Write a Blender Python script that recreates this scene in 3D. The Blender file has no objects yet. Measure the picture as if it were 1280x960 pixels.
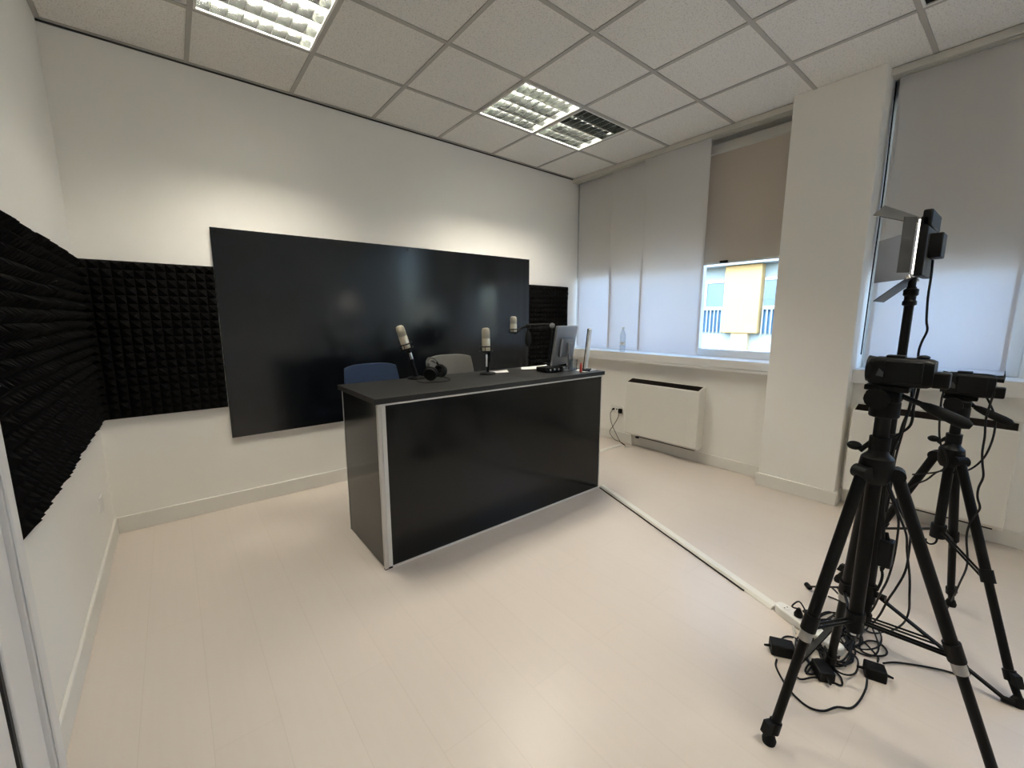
import bpy, bmesh, math, random
from mathutils import Vector, Matrix, Euler
random.seed(7)
C = bpy.context.scene.collection
PI = math.pi
W, H = 4.35, 2.99            # room width (left wall to window wall) and ceiling height
YB = -5.6                    # wall behind the photographer
GX, GY = 0.648, -0.614       # first ceiling grid crossing

# ------------------------------------------------------------------ materials
def mat(name, col, rough=.5, metal=0., spec=.5, var=0., vscale=8., bump=0., bscale=60., emit=None, estr=0., coat=0., rvar=0.):
    m = bpy.data.materials.new(name); m.use_nodes = True
    nt = m.node_tree; b = nt.nodes['Principled BSDF']
    b.inputs['Base Color'].default_value = (*col, 1)
    b.inputs['Roughness'].default_value = rough
    b.inputs['Metallic'].default_value = metal
    b.inputs['Specular IOR Level'].default_value = spec
    if coat: b.inputs['Coat Weight'].default_value = coat; b.inputs['Coat Roughness'].default_value = .1
    if emit:
        b.inputs['Emission Color'].default_value = (*emit, 1); b.inputs['Emission Strength'].default_value = estr
    tc = nt.nodes.new('ShaderNodeTexCoord')
    if var:
        n = nt.nodes.new('ShaderNodeTexNoise'); n.inputs['Scale'].default_value = vscale; n.inputs['Detail'].default_value = 4
        nt.links.new(tc.outputs['Object'], n.inputs['Vector'])
        mx = nt.nodes.new('ShaderNodeMix'); mx.data_type = 'RGBA'
        mx.inputs[6].default_value = (*[c*(1-var) for c in col], 1); mx.inputs[7].default_value = (*[min(1, c*(1+var)) for c in col], 1)
        nt.links.new(n.outputs['Fac'], mx.inputs[0]); nt.links.new(mx.outputs[2], b.inputs['Base Color'])
        if rvar:
            mr = nt.nodes.new('ShaderNodeMapRange'); mr.inputs[3].default_value = max(0, rough-rvar); mr.inputs[4].default_value = rough+rvar
            nt.links.new(n.outputs['Fac'], mr.inputs[0]); nt.links.new(mr.outputs[0], b.inputs['Roughness'])
    if bump:
        n2 = nt.nodes.new('ShaderNodeTexNoise'); n2.inputs['Scale'].default_value = bscale; n2.inputs['Detail'].default_value = 3
        nt.links.new(tc.outputs['Object'], n2.inputs['Vector'])
        bp = nt.nodes.new('ShaderNodeBump'); bp.inputs['Strength'].default_value = bump; bp.inputs['Distance'].default_value = .004
        nt.links.new(n2.outputs['Fac'], bp.inputs['Height']); nt.links.new(bp.outputs[0], b.inputs['Normal'])
    return m

M = {}
M['wall'] = mat('wall_paint', (.87, .85, .805), .65, var=.015, vscale=3, bump=.06, bscale=150)
M['trim'] = mat('trim_paint', (.76, .74, .69), .45, var=.02)
M['white_door'] = mat('door_paint', (.78, .77, .76), .4, var=.02)
M['grid'] = mat('ceiling_bar', (.42, .40, .365), .5, var=.05)
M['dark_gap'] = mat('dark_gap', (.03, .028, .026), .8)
M['foam'] = mat('black_foam', (.0045, .0042, .004), .95, spec=.08, var=.25, vscale=40, bump=.5, bscale=400)
M['panel_black'] = mat('black_laminate', (.003, .0038, .0042), .14, spec=.3, var=.25, vscale=3, rvar=.06)
M['top_black'] = mat('black_desktop', (.014, .0135, .0125), .42, spec=.35, var=.15, vscale=30, bump=.08, bscale=300)
M['strip'] = mat('pale_edging', (.62, .61, .58), .4, var=.05)
M['alu'] = mat('aluminium_profile', (.55, .54, .52), .38, metal=.6)
M['fan'] = mat('fancoil_enamel', (.76, .74, .68), .42, var=.015)
M['grille'] = mat('brown_grille', (.016, .012, .009), .6, spec=.2)
M['louver'] = mat('satin_louver', (.60, .62, .60), .15, metal=1.)
M['reflector'] = mat('lamp_reflector', (.20, .21, .205), .30, metal=.8)
M['tube_on'] = mat('lit_tube', (.9, .9, .9), .3, emit=(1., .93, .80), estr=105.)
M['tube_off'] = mat('unlit_tube', (.75, .76, .76), .25)
M['rail'] = mat('curtain_rail', (.60, .58, .53), .4)
M['frame'] = mat('window_frame', (.78, .78, .77), .35)
M['sill'] = mat('sill_board', (.78, .77, .75), .3, var=.02)
M['black_plastic'] = mat('black_plastic', (.003, .003, .003), .5, spec=.18, var=.2, vscale=20)
M['black_metal'] = mat('black_tripod_metal', (.0026, .0025, .0024), .45, spec=.17, var=.2, vscale=12)
M['rubber'] = mat('black_rubber', (.005, .005, .005), .75, spec=.2)
M['cable'] = mat('black_cable', (.004, .004, .004), .55, spec=.25)
M['grey_band'] = mat('grey_collar', (.36, .35, .33), .4, metal=.3)
M['white_plastic'] = mat('white_plastic', (.78, .77, .73), .4)
M['cream_cable'] = mat('pale_cable', (.55, .53, .48), .5)
M['mic_gold'] = mat('champagne_metal', (.78, .70, .54), .32, metal=.55)
M['mic_mesh'] = mat('mic_mesh', (.55, .50, .40), .45, metal=.8, bump=.8, bscale=900)
M['chrome'] = mat('chrome', (.75, .75, .75), .18, metal=1.)
M['silver'] = mat('silver_casing', (.30, .31, .325), .35, metal=.4)
M['dark_screen'] = mat('dark_screen', (.01, .01, .012), .1)
M['paper'] = mat('paper', (.82, .82, .80), .7)
M['red'] = mat('red_plastic', (.5, .05, .03), .4)
M['blue_fabric'] = mat('blue_fabric', (.003, .018, .06), .8, var=.12, vscale=60, bump=.3, bscale=500)
M['grey_fabric'] = mat('grey_fabric', (.11, .106, .096), .75, var=.1, vscale=60, bump=.3, bscale=500)
M['barn'] = mat('barn_door_grey', (.05, .05, .05), .42, metal=.3, var=.1)
M['barn_light'] = mat('barn_door_pale', (.20, .215, .25), .4, metal=.3, var=.1)
M['led'] = mat('led_face', (.9, .9, .9), .3, emit=(1., .93, .8), estr=2.2)
M['lens'] = mat('lens_glass', (.01, .01, .02), .05, coat=1.)
M['ground'] = mat('street_ground', (.30, .30, .29), .9, var=.1)
M['fac_yellow'] = mat('ochre_render', (.43, .31, .14), .8, var=.05, vscale=2)
M['fac_white'] = mat('pale_render', (.25, .32, .355), .8, var=.04)
M['fac_cream'] = mat('cream_render', (.50, .42, .28), .8, var=.04)
M['fac_glass'] = mat('facade_glass', (.05, .13, .24), .12, var=.35, vscale=2.5)
M['fac_rail'] = mat('facade_rail', (.22, .29, .36), .5)

def floor_mat():
    m = bpy.data.materials.new('pale_plank_laminate'); m.use_nodes = True
    nt = m.node_tree; b = nt.nodes['Principled BSDF']; b.inputs['Specular IOR Level'].default_value = .42
    tc = nt.nodes.new('ShaderNodeTexCoord')
    mp = nt.nodes.new('ShaderNodeMapping'); mp.inputs['Rotation'].default_value = (0, 0, PI/2)
    nt.links.new(tc.outputs['Object'], mp.inputs['Vector'])
    br = nt.nodes.new('ShaderNodeTexBrick')
    br.inputs['Scale'].default_value = 1.; br.inputs['Brick Width'].default_value = 1.28; br.inputs['Row Height'].default_value = .192
    br.inputs['Mortar Size'].default_value = .0009; br.inputs['Mortar Smooth'].default_value = .3; br.inputs['Bias'].default_value = 0
    br.inputs['Color1'].default_value = (.66, .588, .522, 1); br.inputs['Color2'].default_value = (.65, .578, .512, 1)
    br.inputs['Mortar'].default_value = (.58, .505, .44, 1)
    br.offset = .37
    nt.links.new(mp.outputs[0], br.inputs['Vector'])
    # long faint grain along the planks
    mp2 = nt.nodes.new('ShaderNodeMapping'); mp2.inputs['Scale'].default_value = (26, 1.4, 1)
    nt.links.new(tc.outputs['Object'], mp2.inputs['Vector'])
    n = nt.nodes.new('ShaderNodeTexNoise'); n.inputs['Scale'].default_value = 1.6; n.inputs['Detail'].default_value = 2
    nt.links.new(mp2.outputs[0], n.inputs['Vector'])
    mx = nt.nodes.new('ShaderNodeMix'); mx.data_type = 'RGBA'; mx.blend_type = 'MULTIPLY'; mx.inputs[0].default_value = 1
    cr = nt.nodes.new('ShaderNodeValToRGB')
    cr.color_ramp.elements[0].position = .3; cr.color_ramp.elements[0].color = (.985, .983, .98, 1)
    cr.color_ramp.elements[1].position = .7; cr.color_ramp.elements[1].color = (1, 1, 1, 1)
    nt.links.new(n.outputs['Fac'], cr.inputs[0]); nt.links.new(br.outputs['Color'], mx.inputs[6]); nt.links.new(cr.outputs[0], mx.inputs[7])
    nt.links.new(mx.outputs[2], b.inputs['Base Color'])
    mr = nt.nodes.new('ShaderNodeMapRange'); mr.inputs[3].default_value = .285; mr.inputs[4].default_value = .345
    nt.links.new(n.outputs['Fac'], mr.inputs[0]); nt.links.new(mr.outputs[0], b.inputs['Roughness'])
    bp = nt.nodes.new('ShaderNodeBump'); bp.inputs['Strength'].default_value = .05; bp.inputs['Distance'].default_value = .002
    nt.links.new(n.outputs['Fac'], bp.inputs['Height']); nt.links.new(bp.outputs[0], b.inputs['Normal'])
    return m
M['floor'] = floor_mat()

def tile_mat():
    m = bpy.data.materials.new('mineral_fibre_tile'); m.use_nodes = True
    nt = m.node_tree; b = nt.nodes['Principled BSDF']; b.inputs['Roughness'].default_value = .9
    b.inputs['Specular IOR Level'].default_value = .2
    tc = nt.nodes.new('ShaderNodeTexCoord')
    n = nt.nodes.new('ShaderNodeTexNoise'); n.inputs['Scale'].default_value = 130; n.inputs['Detail'].default_value = 3; n.inputs['Roughness'].default_value = .6
    nt.links.new(tc.outputs['Object'], n.inputs['Vector'])
    cr = nt.nodes.new('ShaderNodeValToRGB'); e = cr.color_ramp.elements
    e[0].position = .36; e[0].color = (.60, .575, .53, 1)
    e[1].position = .47; e[1].color = (.80, .78, .735, 1)
    nt.links.new(n.outputs['Fac'], cr.inputs[0]); nt.links.new(cr.outputs[0], b.inputs['Base Color'])
    bp = nt.nodes.new('ShaderNodeBump'); bp.inputs['Strength'].default_value = .5; bp.inputs['Distance'].default_value = .003
    nt.links.new(n.outputs['Fac'], bp.inputs['Height']); nt.links.new(bp.outputs[0], b.inputs['Normal'])
    return m
M['tile'] = tile_mat()

def banner_mat():
    m = mat('black_gloss_vinyl', (.0035, .0045, .006), .17, spec=.5, var=.2, vscale=2)
    nt = m.node_tree; b = nt.nodes['Principled BSDF']
    return m
M['banner'] = banner_mat()

def thin_glass(name, tint, refl=.08, rough=.02):
    m = bpy.data.materials.new(name); m.use_nodes = True
    nt = m.node_tree; nt.nodes.remove(nt.nodes['Principled BSDF'])
    out = nt.nodes['Material Output']
    t = nt.nodes.new('ShaderNodeBsdfTransparent'); t.inputs[0].default_value = (*tint, 1)
    g = nt.nodes.new('ShaderNodeBsdfGlossy'); g.inputs['Roughness'].default_value = rough
    lw = nt.nodes.new('ShaderNodeLayerWeight'); lw.inputs[0].default_value = .5
    mr = nt.nodes.new('ShaderNodeMapRange'); mr.inputs[3].default_value = refl*.5; mr.inputs[4].default_value = refl*5
    p = nt.nodes.new('ShaderNodeMath'); p.operation = 'POWER'; p.inputs[1].default_value = 3
    nt.links.new(lw.outputs['Facing'], p.inputs[0]); nt.links.new(p.outputs[0], mr.inputs[0])
    mx = nt.nodes.new('ShaderNodeMixShader')
    nt.links.new(mr.outputs[0], mx.inputs[0]); nt.links.new(t.outputs[0], mx.inputs[1]); nt.links.new(g.outputs[0], mx.inputs[2])
    nt.links.new(mx.outputs[0], out.inputs[0])
    return m
M['glass'] = thin_glass('window_glass', (.93, .97, .98), .05)
M['pet'] = thin_glass('clear_bottle_plastic', (.90, .93, .95), .16, .05)

def curtain_mat(name, col, trans, tfac):
    m = bpy.data.materials.new(name); m.use_nodes = True
    nt = m.node_tree; nt.nodes.remove(nt.nodes['Principled BSDF'])
    out = nt.nodes['Material Output']
    tc = nt.nodes.new('ShaderNodeTexCoord')
    mp = nt.nodes.new('ShaderNodeMapping'); mp.inputs['Scale'].default_value = (1, 1, 14)
    n = nt.nodes.new('ShaderNodeTexNoise'); n.inputs['Scale'].default_value = 40; n.inputs['Detail'].default_value = 3
    nt.links.new(tc.outputs['Object'], mp.inputs[0]); nt.links.new(mp.outputs[0], n.inputs['Vector'])
    def ramp(c):
        x = nt.nodes.new('ShaderNodeMix'); x.data_type = 'RGBA'
        x.inputs[6].default_value = (*[v*.96 for v in c], 1); x.inputs[7].default_value = (*c, 1)
        nt.links.new(n.outputs['Fac'], x.inputs[0]); return x.outputs[2]
    d = nt.nodes.new('ShaderNodeBsdfDiffuse'); nt.links.new(ramp(col), d.inputs[0])
    t = nt.nodes.new('ShaderNodeBsdfTranslucent'); nt.links.new(ramp(trans), t.inputs[0])
    mx = nt.nodes.new('ShaderNodeMixShader'); mx.inputs[0].default_value = tfac
    nt.links.new(d.outputs[0], mx.inputs[1]); nt.links.new(t.outputs[0], mx.inputs[2])
    nt.links.new(mx.outputs[0], out.inputs[0])
    return m
M['curtain'] = curtain_mat('panel_curtain_cloth', (.90, .875, .83), (.92, .93, .97), .50)

M['brown_blind'] = curtain_mat('brown_blind', (.58, .51, .43), (.55, .46, .38), .10)
# ------------------------------------------------------------------ mesh builder
class MB:
    def __init__(s): s.v = []; s.f = []; s.sm = []
    def add(s, vs, fs, smooth=False):
        o = len(s.v); s.v += [tuple(p) for p in vs]
        s.f += [tuple(i+o for i in f) for f in fs]; s.sm += [smooth]*len(fs); return s
    def box(s, lo, hi, R=None, piv=None):
        x0, y0, z0 = lo; x1, y1, z1 = hi
        vs = [Vector(p) for p in ((x0,y0,z0),(x1,y0,z0),(x1,y1,z0),(x0,y1,z0),(x0,y0,z1),(x1,y0,z1),(x1,y1,z1),(x0,y1,z1))]
        if R is not None:
            c = Vector(piv) if piv is not None else sum(vs, Vector())/8
            vs = [c + R @ (p-c) for p in vs]
        return s.add(vs, [(0,3,2,1),(4,5,6,7),(0,1,5,4),(1,2,6,5),(2,3,7,6),(3,0,4,7)])
    def cyl(s, a, b, r0, r1=None, n=14, cap=True):
        a, b = Vector(a), Vector(b); r1 = r0 if r1 is None else r1
        d = (b-a).normalized(); u = d.orthogonal().normalized(); w = d.cross(u)
        vs = []
        for c, r in ((a, r0), (b, r1)):
            for k in range(n):
                t = 2*PI*k/n; vs.append(c + (u*math.cos(t)+w*math.sin(t))*r)
        s.add(vs, [(k, (k+1) % n, n+(k+1) % n, n+k) for k in range(n)], True)
        if cap: s.add(vs, [tuple(reversed(range(n))), tuple(range(n, 2*n))])
        return s
    def lathe(s, prof, org=(0,0,0), axis=(0,0,1), n=20):
        org = Vector(org); d = Vector(axis).normalized(); u = d.orthogonal().normalized(); w = d.cross(u)
        vs = []; m = len(prof)
        for r, h in prof:
            for k in range(n):
                t = 2*PI*k/n; vs.append(org + d*h + (u*math.cos(t)+w*math.sin(t))*max(r, 1e-4))
        fs = [(i*n+k, i*n+(k+1) % n, (i+1)*n+(k+1) % n, (i+1)*n+k) for i in range(m-1) for k in range(n)]
        s.add(vs, fs, True)
        s.add(vs, [tuple(reversed(range(n))), tuple(range((m-1)*n, m*n))])
        return s
    def tube(s, pts, r, n=8, sub=4, closed=False):
        P = [Vector(p) for p in pts]
        if sub > 1 and len(P) > 2:
            Q = []
            for i in range(len(P)-1):
                p0 = P[i-1] if i else P[0]*2-P[1]; p1 = P[i]; p2 = P[i+1]; p3 = P[i+2] if i+2 < len(P) else P[-1]*2-P[-2]
                for k in range(sub):
                    t = k/sub
                    Q.append(.5*((2*p1)+(p2-p0)*t+(2*p0-5*p1+4*p2-p3)*t*t+(3*p1-p0-3*p2+p3)*t**3))
            Q.append(P[-1]); P = Q
        vs = []; u = None
        for i, p in enumerate(P):
            d = (P[min(i+1, len(P)-1)]-P[max(i-1, 0)])
            if d.length < 1e-7: d = Vector((0, 0, 1))
            d.normalize()
            if u is None: u = d.orthogonal().normalized()
            u = (u-d*u.dot(d)); u = u.normalized() if u.length > 1e-5 else d.orthogonal().normalized()
            w = d.cross(u)
            rr = r if not callable(r) else r(i/(len(P)-1))
            for k in range(n):
                t = 2*PI*k/n; vs.append(p+(u*math.cos(t)+w*math.sin(t))*rr)
        m = len(P)
        s.add(vs, [(i*n+k, i*n+(k+1) % n, (i+1)*n+(k+1) % n, (i+1)*n+k) for i in range(m-1) for k in range(n)], True)
        s.add(vs, [tuple(reversed(range(n))), tuple(range((m-1)*n, m*n))])
        return s
    def prism(s, out, f, a, b):       # closed outline (2-D) mapped by f(u, v, t), t from a to b
        n = len(out)
        vs = [f(u, v, a) for u, v in out]+[f(u, v, b) for u, v in out]
        return s.add(vs, [tuple(reversed(range(n))), tuple(range(n, 2*n))]+[(k, (k+1) % n, n+(k+1) % n, n+k) for k in range(n)])
    def ell(s, c, r, n=16, m=10, R=None):
        c = Vector(c); vs = []
        for i in range(m+1):
            a = PI*i/m
            for k in range(n):
                t = 2*PI*k/n; p = Vector((r[0]*math.sin(a)*math.cos(t), r[1]*math.sin(a)*math.sin(t), r[2]*math.cos(a)))
                vs.append(c+(R @ p if R is not None else p))
        return s.add(vs, [(i*n+k, (i+1)*n+k, (i+1)*n+(k+1) % n, i*n+(k+1) % n) for i in range(m) for k in range(n)], True)

ROOTLOC = {}
def part(name, mb, m, parent=None, bevel=0., label=None, seg=2):
    off = Vector((0, 0, 0))
    if parent is not None: off = ROOTLOC[parent.name]
    me = bpy.data.meshes.new(name)
    me.from_pydata([tuple(Vector(p)-off) for p in mb.v], [], mb.f); me.update()
    bm = bmesh.new(); bm.from_mesh(me)
    bmesh.ops.remove_doubles(bm, verts=bm.verts, dist=1e-6)
    bmesh.ops.recalc_face_normals(bm, faces=bm.faces)
    bm.to_mesh(me); bm.free()
    me.materials.append(M[m] if isinstance(m, str) else m)
    for p in me.polygons: p.use_smooth = True
    me.set_sharp_from_angle(angle=math.radians(32))
    o = bpy.data.objects.new(name, me); C.objects.link(o)
    if parent is not None: o.parent = parent
    ROOTLOC[o.name] = off
    if bevel:
        md = o.modifiers.new('edge', 'BEVEL'); md.width = bevel; md.segments = seg; md.limit_method = 'ANGLE'; md.angle_limit = math.radians(40)
    if label: o['label'] = label
    return o
def tag(o, label, cat, group=None, kind=None):
    if label: o['label'] = label
    if cat: o['category'] = cat
    if group: o['group'] = group
    if kind: o['kind'] = kind
    return o
def thing(name, label, cat, loc, group=None):
    o = bpy.data.objects.new(name, None); C.objects.link(o); o.location = loc; o.empty_display_size = .05
    ROOTLOC[o.name] = Vector(loc)
    return tag(o, label, cat, group)
def solo(name, mb, m, label, cat, loc, group=None, bevel=0.):       # one-mesh thing with its origin at loc
    off = Vector(loc); mb.v = [tuple(Vector(p)-off) for p in mb.v]
    o = part(name, mb, m, None, bevel); o.location = loc; ROOTLOC[o.name] = off
    return tag(o, label, cat, group)
def struct(name, mb, m, parent=None, bevel=0.):
    o = part(name, mb, m, parent, bevel)
    if parent is None: o['kind'] = 'structure'
    return o

SKY, SUN, EXPO = .74, 1.0, 1.12

CABLES = {
    'led': [(2.564,-3.333,1.591), (2.564,-3.335,1.535), (2.564,-3.335,1.459), (2.565,-3.34,1.378), (2.566,-3.346,1.34), (2.565,-3.336,1.296), (2.564,-3.332,1.254), (2.565,-3.337,1.171), (2.564,-3.334,1.079), (2.563,-3.327,1.015), (2.563,-3.32,0.935), (2.562,-3.312,0.837), (2.561,-3.311,0.687), (2.561,-3.309,0.619)],
    'cam1a': [(2.077,-3.38,1.201), (2.078,-3.389,1.167), (2.078,-3.388,1.118), (2.077,-3.38,1.074), (2.076,-3.376,1.036), (2.075,-3.367,0.997), (2.074,-3.36,0.944), (2.074,-3.358,0.892)],
    'cam1b': [(2.105,-3.399,1.198), (2.105,-3.397,1.157), (2.104,-3.394,1.126), (2.104,-3.395,1.084), (2.104,-3.39,1.061), (2.102,-3.375,1.041), (2.099,-3.355,1.019), (2.097,-3.339,1.006)],
    'cam2a': [(2.926,-3.384,1.082), (2.926,-3.381,1.041), (2.926,-3.384,0.972), (2.927,-3.39,0.902), (2.927,-3.4,0.851), (2.929,-3.418,0.817), (2.929,-3.427,0.783), (2.929,-3.423,0.75), (2.928,-3.404,0.727), (2.924,-3.364,0.708), (2.921,-3.328,0.694)],
    'cam2b': [(2.972,-3.492,1.085), (2.973,-3.512,1.048), (2.973,-3.532,0.998), (2.973,-3.54,0.953), (2.973,-3.539,0.886), (2.973,-3.526,0.814), (2.972,-3.496,0.757), (2.97,-3.458,0.729), (2.967,-3.406,0.721), (2.965,-3.371,0.671), (2.961,-3.329,0.628), (2.957,-3.295,0.551)],
    'cam2c': [(2.849,-3.525,1.104), (2.849,-3.52,1.056), (2.849,-3.516,0.991), (2.849,-3.521,0.928), (2.849,-3.522,0.863), (2.849,-3.528,0.815), (2.849,-3.536,0.765), (2.849,-3.529,0.716), (2.849,-3.531,0.676), (2.85,-3.542,0.636), (2.849,-3.532,0.598), (2.849,-3.523,0.56), (2.849,-3.521,0.5), (2.931,-3.534,0.357), (3.021,-3.521,0.226), (3.121,-3.507,0.106), (3.232,-3.495,0.006), (3.049,-3.488,0.006), (2.915,-3.506,0.006), (2.83,-3.552,0.006), (2.736,-3.594,0.006), (2.681,-3.583,0.006), (2.657,-3.53,0.006), (2.615,-3.467,0.006), (2.562,-3.403,0.006), (2.516,-3.371,0.006)],
    'ad2': [(2.364,-3.35,0.006), (2.306,-3.357,0.006), (2.228,-3.354,0.006), (2.168,-3.342,0.006), (2.13,-3.311,0.006), (2.079,-3.286,0.006), (2.058,-3.249,0.006), (2.063,-3.207,0.006), (2.085,-3.169,0.006), (2.122,-3.135,0.006), (2.166,-3.103,0.006), (2.2,-3.094,0.006)],
    'fl1': [(2.29,-3.075,0.006), (2.349,-3.065,0.006), (2.386,-3.077,0.006), (2.387,-3.108,0.006), (2.331,-3.131,0.006), (2.254,-3.143,0.006), (2.195,-3.156,0.006), (2.163,-3.187,0.006), (2.219,-3.219,0.006), (2.25,-3.262,0.006), (2.257,-3.295,0.006), (2.294,-3.284,0.006), (2.32,-3.257,0.006)],
    'plug1': [(2.489,-3.06,0.05), (2.489,-3.05,0.085), (2.544,-3.061,0.09), (2.556,-3.087,0.05), (2.555,-3.107,0.006), (2.512,-3.149,0.006), (2.569,-3.17,0.006), (2.553,-3.206,0.006), (2.441,-3.22,0.006)],
    'plug2': [(2.473,-3.099,0.05), (2.5,-3.091,0.08), (2.554,-3.102,0.06), (2.602,-3.119,0.006), (2.618,-3.145,0.006), (2.691,-3.164,0.006), (2.667,-3.212,0.006), (2.576,-3.249,0.006), (2.451,-3.245,0.006), (2.39,-3.232,0.006)],
    'white': [(2.427,-3.092,0.006), (2.483,-3.062,0.006), (2.379,-3.101,0.006), (2.31,-3.114,0.006), (2.268,-3.113,0.006)],
    'loop1': [(2.843,-3.104,0.006), (2.838,-3.154,0.006), (2.749,-3.211,0.006), (2.612,-3.23,0.006), (2.505,-3.204,0.006), (2.484,-3.157,0.006), (2.596,-3.121,0.006), (2.706,-3.141,0.006), (2.711,-3.214,0.006), (2.639,-3.264,0.006), (2.526,-3.255,0.006), (2.425,-3.224,0.006), (2.435,-3.176,0.006), (2.564,-3.16,0.006), (2.72,-3.187,0.006)],
    'loop2': [(2.961,-3.118,0.006), (2.923,-3.192,0.006), (2.768,-3.26,0.006), (2.6,-3.28,0.006), (2.535,-3.296,0.006), (2.528,-3.334,0.006), (2.569,-3.367,0.006), (2.619,-3.364,0.006), (2.644,-3.333,0.006), (2.612,-3.302,0.006), (2.541,-3.279,0.006), (2.56,-3.242,0.006), (2.599,-3.25,0.006), (2.596,-3.289,0.006), (2.56,-3.333,0.006), (2.538,-3.352,0.006), (2.504,-3.356,0.006)],
    'loop3': [(2.216,-3.193,0.006), (2.269,-3.196,0.006), (2.301,-3.212,0.006), (2.345,-3.217,0.006), (2.329,-3.194,0.006), (2.266,-3.184,0.006), (2.223,-3.188,0.006), (2.236,-3.209,0.006), (2.288,-3.221,0.006), (2.331,-3.226,0.006)],
    'loop4': [(2.559,-3.247,0.006), (2.472,-3.277,0.006), (2.396,-3.279,0.006), (2.37,-3.248,0.006), (2.415,-3.215,0.006), (2.489,-3.225,0.006), (2.498,-3.266,0.006), (2.436,-3.291,0.006), (2.376,-3.273,0.006)],
    'hang': [(2.45,-3.297,0.826), (2.454,-3.333,0.731), (2.459,-3.37,0.655), (2.461,-3.393,0.619), (2.462,-3.399,0.526), (2.461,-3.397,0.443), (2.46,-3.38,0.369), (2.458,-3.363,0.31), (2.504,-3.342,0.213), (2.602,-3.314,0.111), (2.745,-3.287,0.006)],
    'hang2': [(2.399,-3.311,0.82), (2.402,-3.335,0.756), (2.405,-3.362,0.681), (2.408,-3.39,0.611), (2.409,-3.399,0.546), (2.411,-3.415,0.458), (2.411,-3.423,0.382), (2.553,-3.416,0.245), (2.662,-3.395,0.123), (2.756,-3.346,0.006), (2.694,-3.303,0.006), (2.699,-3.263,0.006)],
    'hang3': [(2.4,-3.3,0.829), (2.403,-3.325,0.761), (2.406,-3.348,0.706), (2.408,-3.364,0.656), (2.409,-3.368,0.595), (2.409,-3.367,0.499), (2.408,-3.359,0.414), (2.406,-3.345,0.35), (2.503,-3.32,0.23), (2.623,-3.288,0.123), (2.739,-3.237,0.006), (2.59,-3.212,0.006)],
    'adtop': [(2.041,-3.357,0.938), (2.042,-3.365,0.877), (2.043,-3.369,0.801), (2.044,-3.376,0.752), (2.044,-3.378,0.716)],
    'adbot': [(2.043,-3.382,0.625), (2.044,-3.388,0.603), (2.044,-3.387,0.576), (2.043,-3.381,0.545)],
    'sock1': [(4.25,-0.686,0.344), (4.235,-0.655,0.303), (4.235,-0.671,0.202), (4.235,-0.743,0.085), (4.22,-0.824,0.003), (4.115,-0.964,0.02)],
    'sock2': [(4.25,-0.808,0.337), (4.235,-0.757,0.265), (4.235,-0.695,0.159), (4.235,-0.653,0.084), (4.22,-0.735,0.02), (4.191,-0.834,0.02), (4.133,-0.941,0.02)],
}

# ================================================================== THE ROOM
T = .18
struct('floor', MB().box((-.3, YB-T, -.12), (W+.25, .2, 0)), 'floor')
# ceiling: tiles between exposed bars, openings where the luminaires sit
LUM = {(0,1): (1,1,1,1), (3,1): (1,1,1,1), (4,1): (1,1,0,0), (4,5): (0,0,0,0), (2,6): (1,1,1,1)}  # last entry is out of view, added to lighten the floor before the desk
mb = MB()
xs = [-.01]+[GX+.6*i for i in range(7)]+[W+.02]
ys = [.01]+[GY-.6*j for j in range(9)]+[YB]
for a in range(len(xs)-1):
    for b in range(len(ys)-1):
        if (a-1, b) in LUM: continue
        mb.box((xs[a]+.001, ys[b+1]+.001, H+.004), (xs[a+1]-.001, ys[b]-.001, H+.022))
ceil = struct('ceiling', mb, 'tile')
for p in ceil.data.polygons: p.use_smooth = False
mb = MB()
for x in xs[1:-1]: mb.box((x-.0125, YB, H-.002), (x+.0125, 0, H+.012))
for y in ys[1:-1]: mb.box((0, y-.0125, H-.0025), (W, y+.0125, H+.0115))
for lo, hi in (((0, -.022, H-.003), (W, 0, H+.01)), ((0, YB, H-.003), (.022, 0, H+.01))): mb.box(lo, hi)
part('grid_bars', mb, 'grid', ceil)
struct('ceiling_2', MB().box((-.3, YB-T, H+.12), (W+.25, .2, H+.2)), 'wall')    # structural slab above the tiles

def skirt(pts, h, t):            # baseboard with an eased top edge along an axis-aligned run
    (x0, y0), (x1, y1) = pts; m = MB()
    m.box((min(x0,x1), min(y0,y1), 0), (max(x0,x1), max(y0,y1), h)); return m
struct('wall_back', MB().box((-T, 0, 0), (W+.2, .18, H+.12)), 'wall')
struct('shadow_gap_strip', MB().box((0, -.006, H-.012), (W-.09, 0, H-.003)), 'dark_gap')  # dark strip standing in for the shadow gap below the ceiling
mb = MB()
mb.box((-T, -1.93, 0), (0, 0, H+.12)); mb.box((-T, YB, 0), (0, -2.98, H+.12)); mb.box((-T, -2.98, 2.12), (0, -1.93, H+.12))
struct('wall_left', mb, 'wall')
struct('wall_front', MB().box((-T, YB-T, 0), (W+.2, YB, H+.12)), 'wall')
struct('baseboard_back', MB().box((.014, -.014, 0), (W-.08, 0, .112)), 'trim', bevel=.004)
struct('baseboard_left', MB().box((0, -1.835, 0), (.014, 0, .112)), 'trim', bevel=.004)
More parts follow.
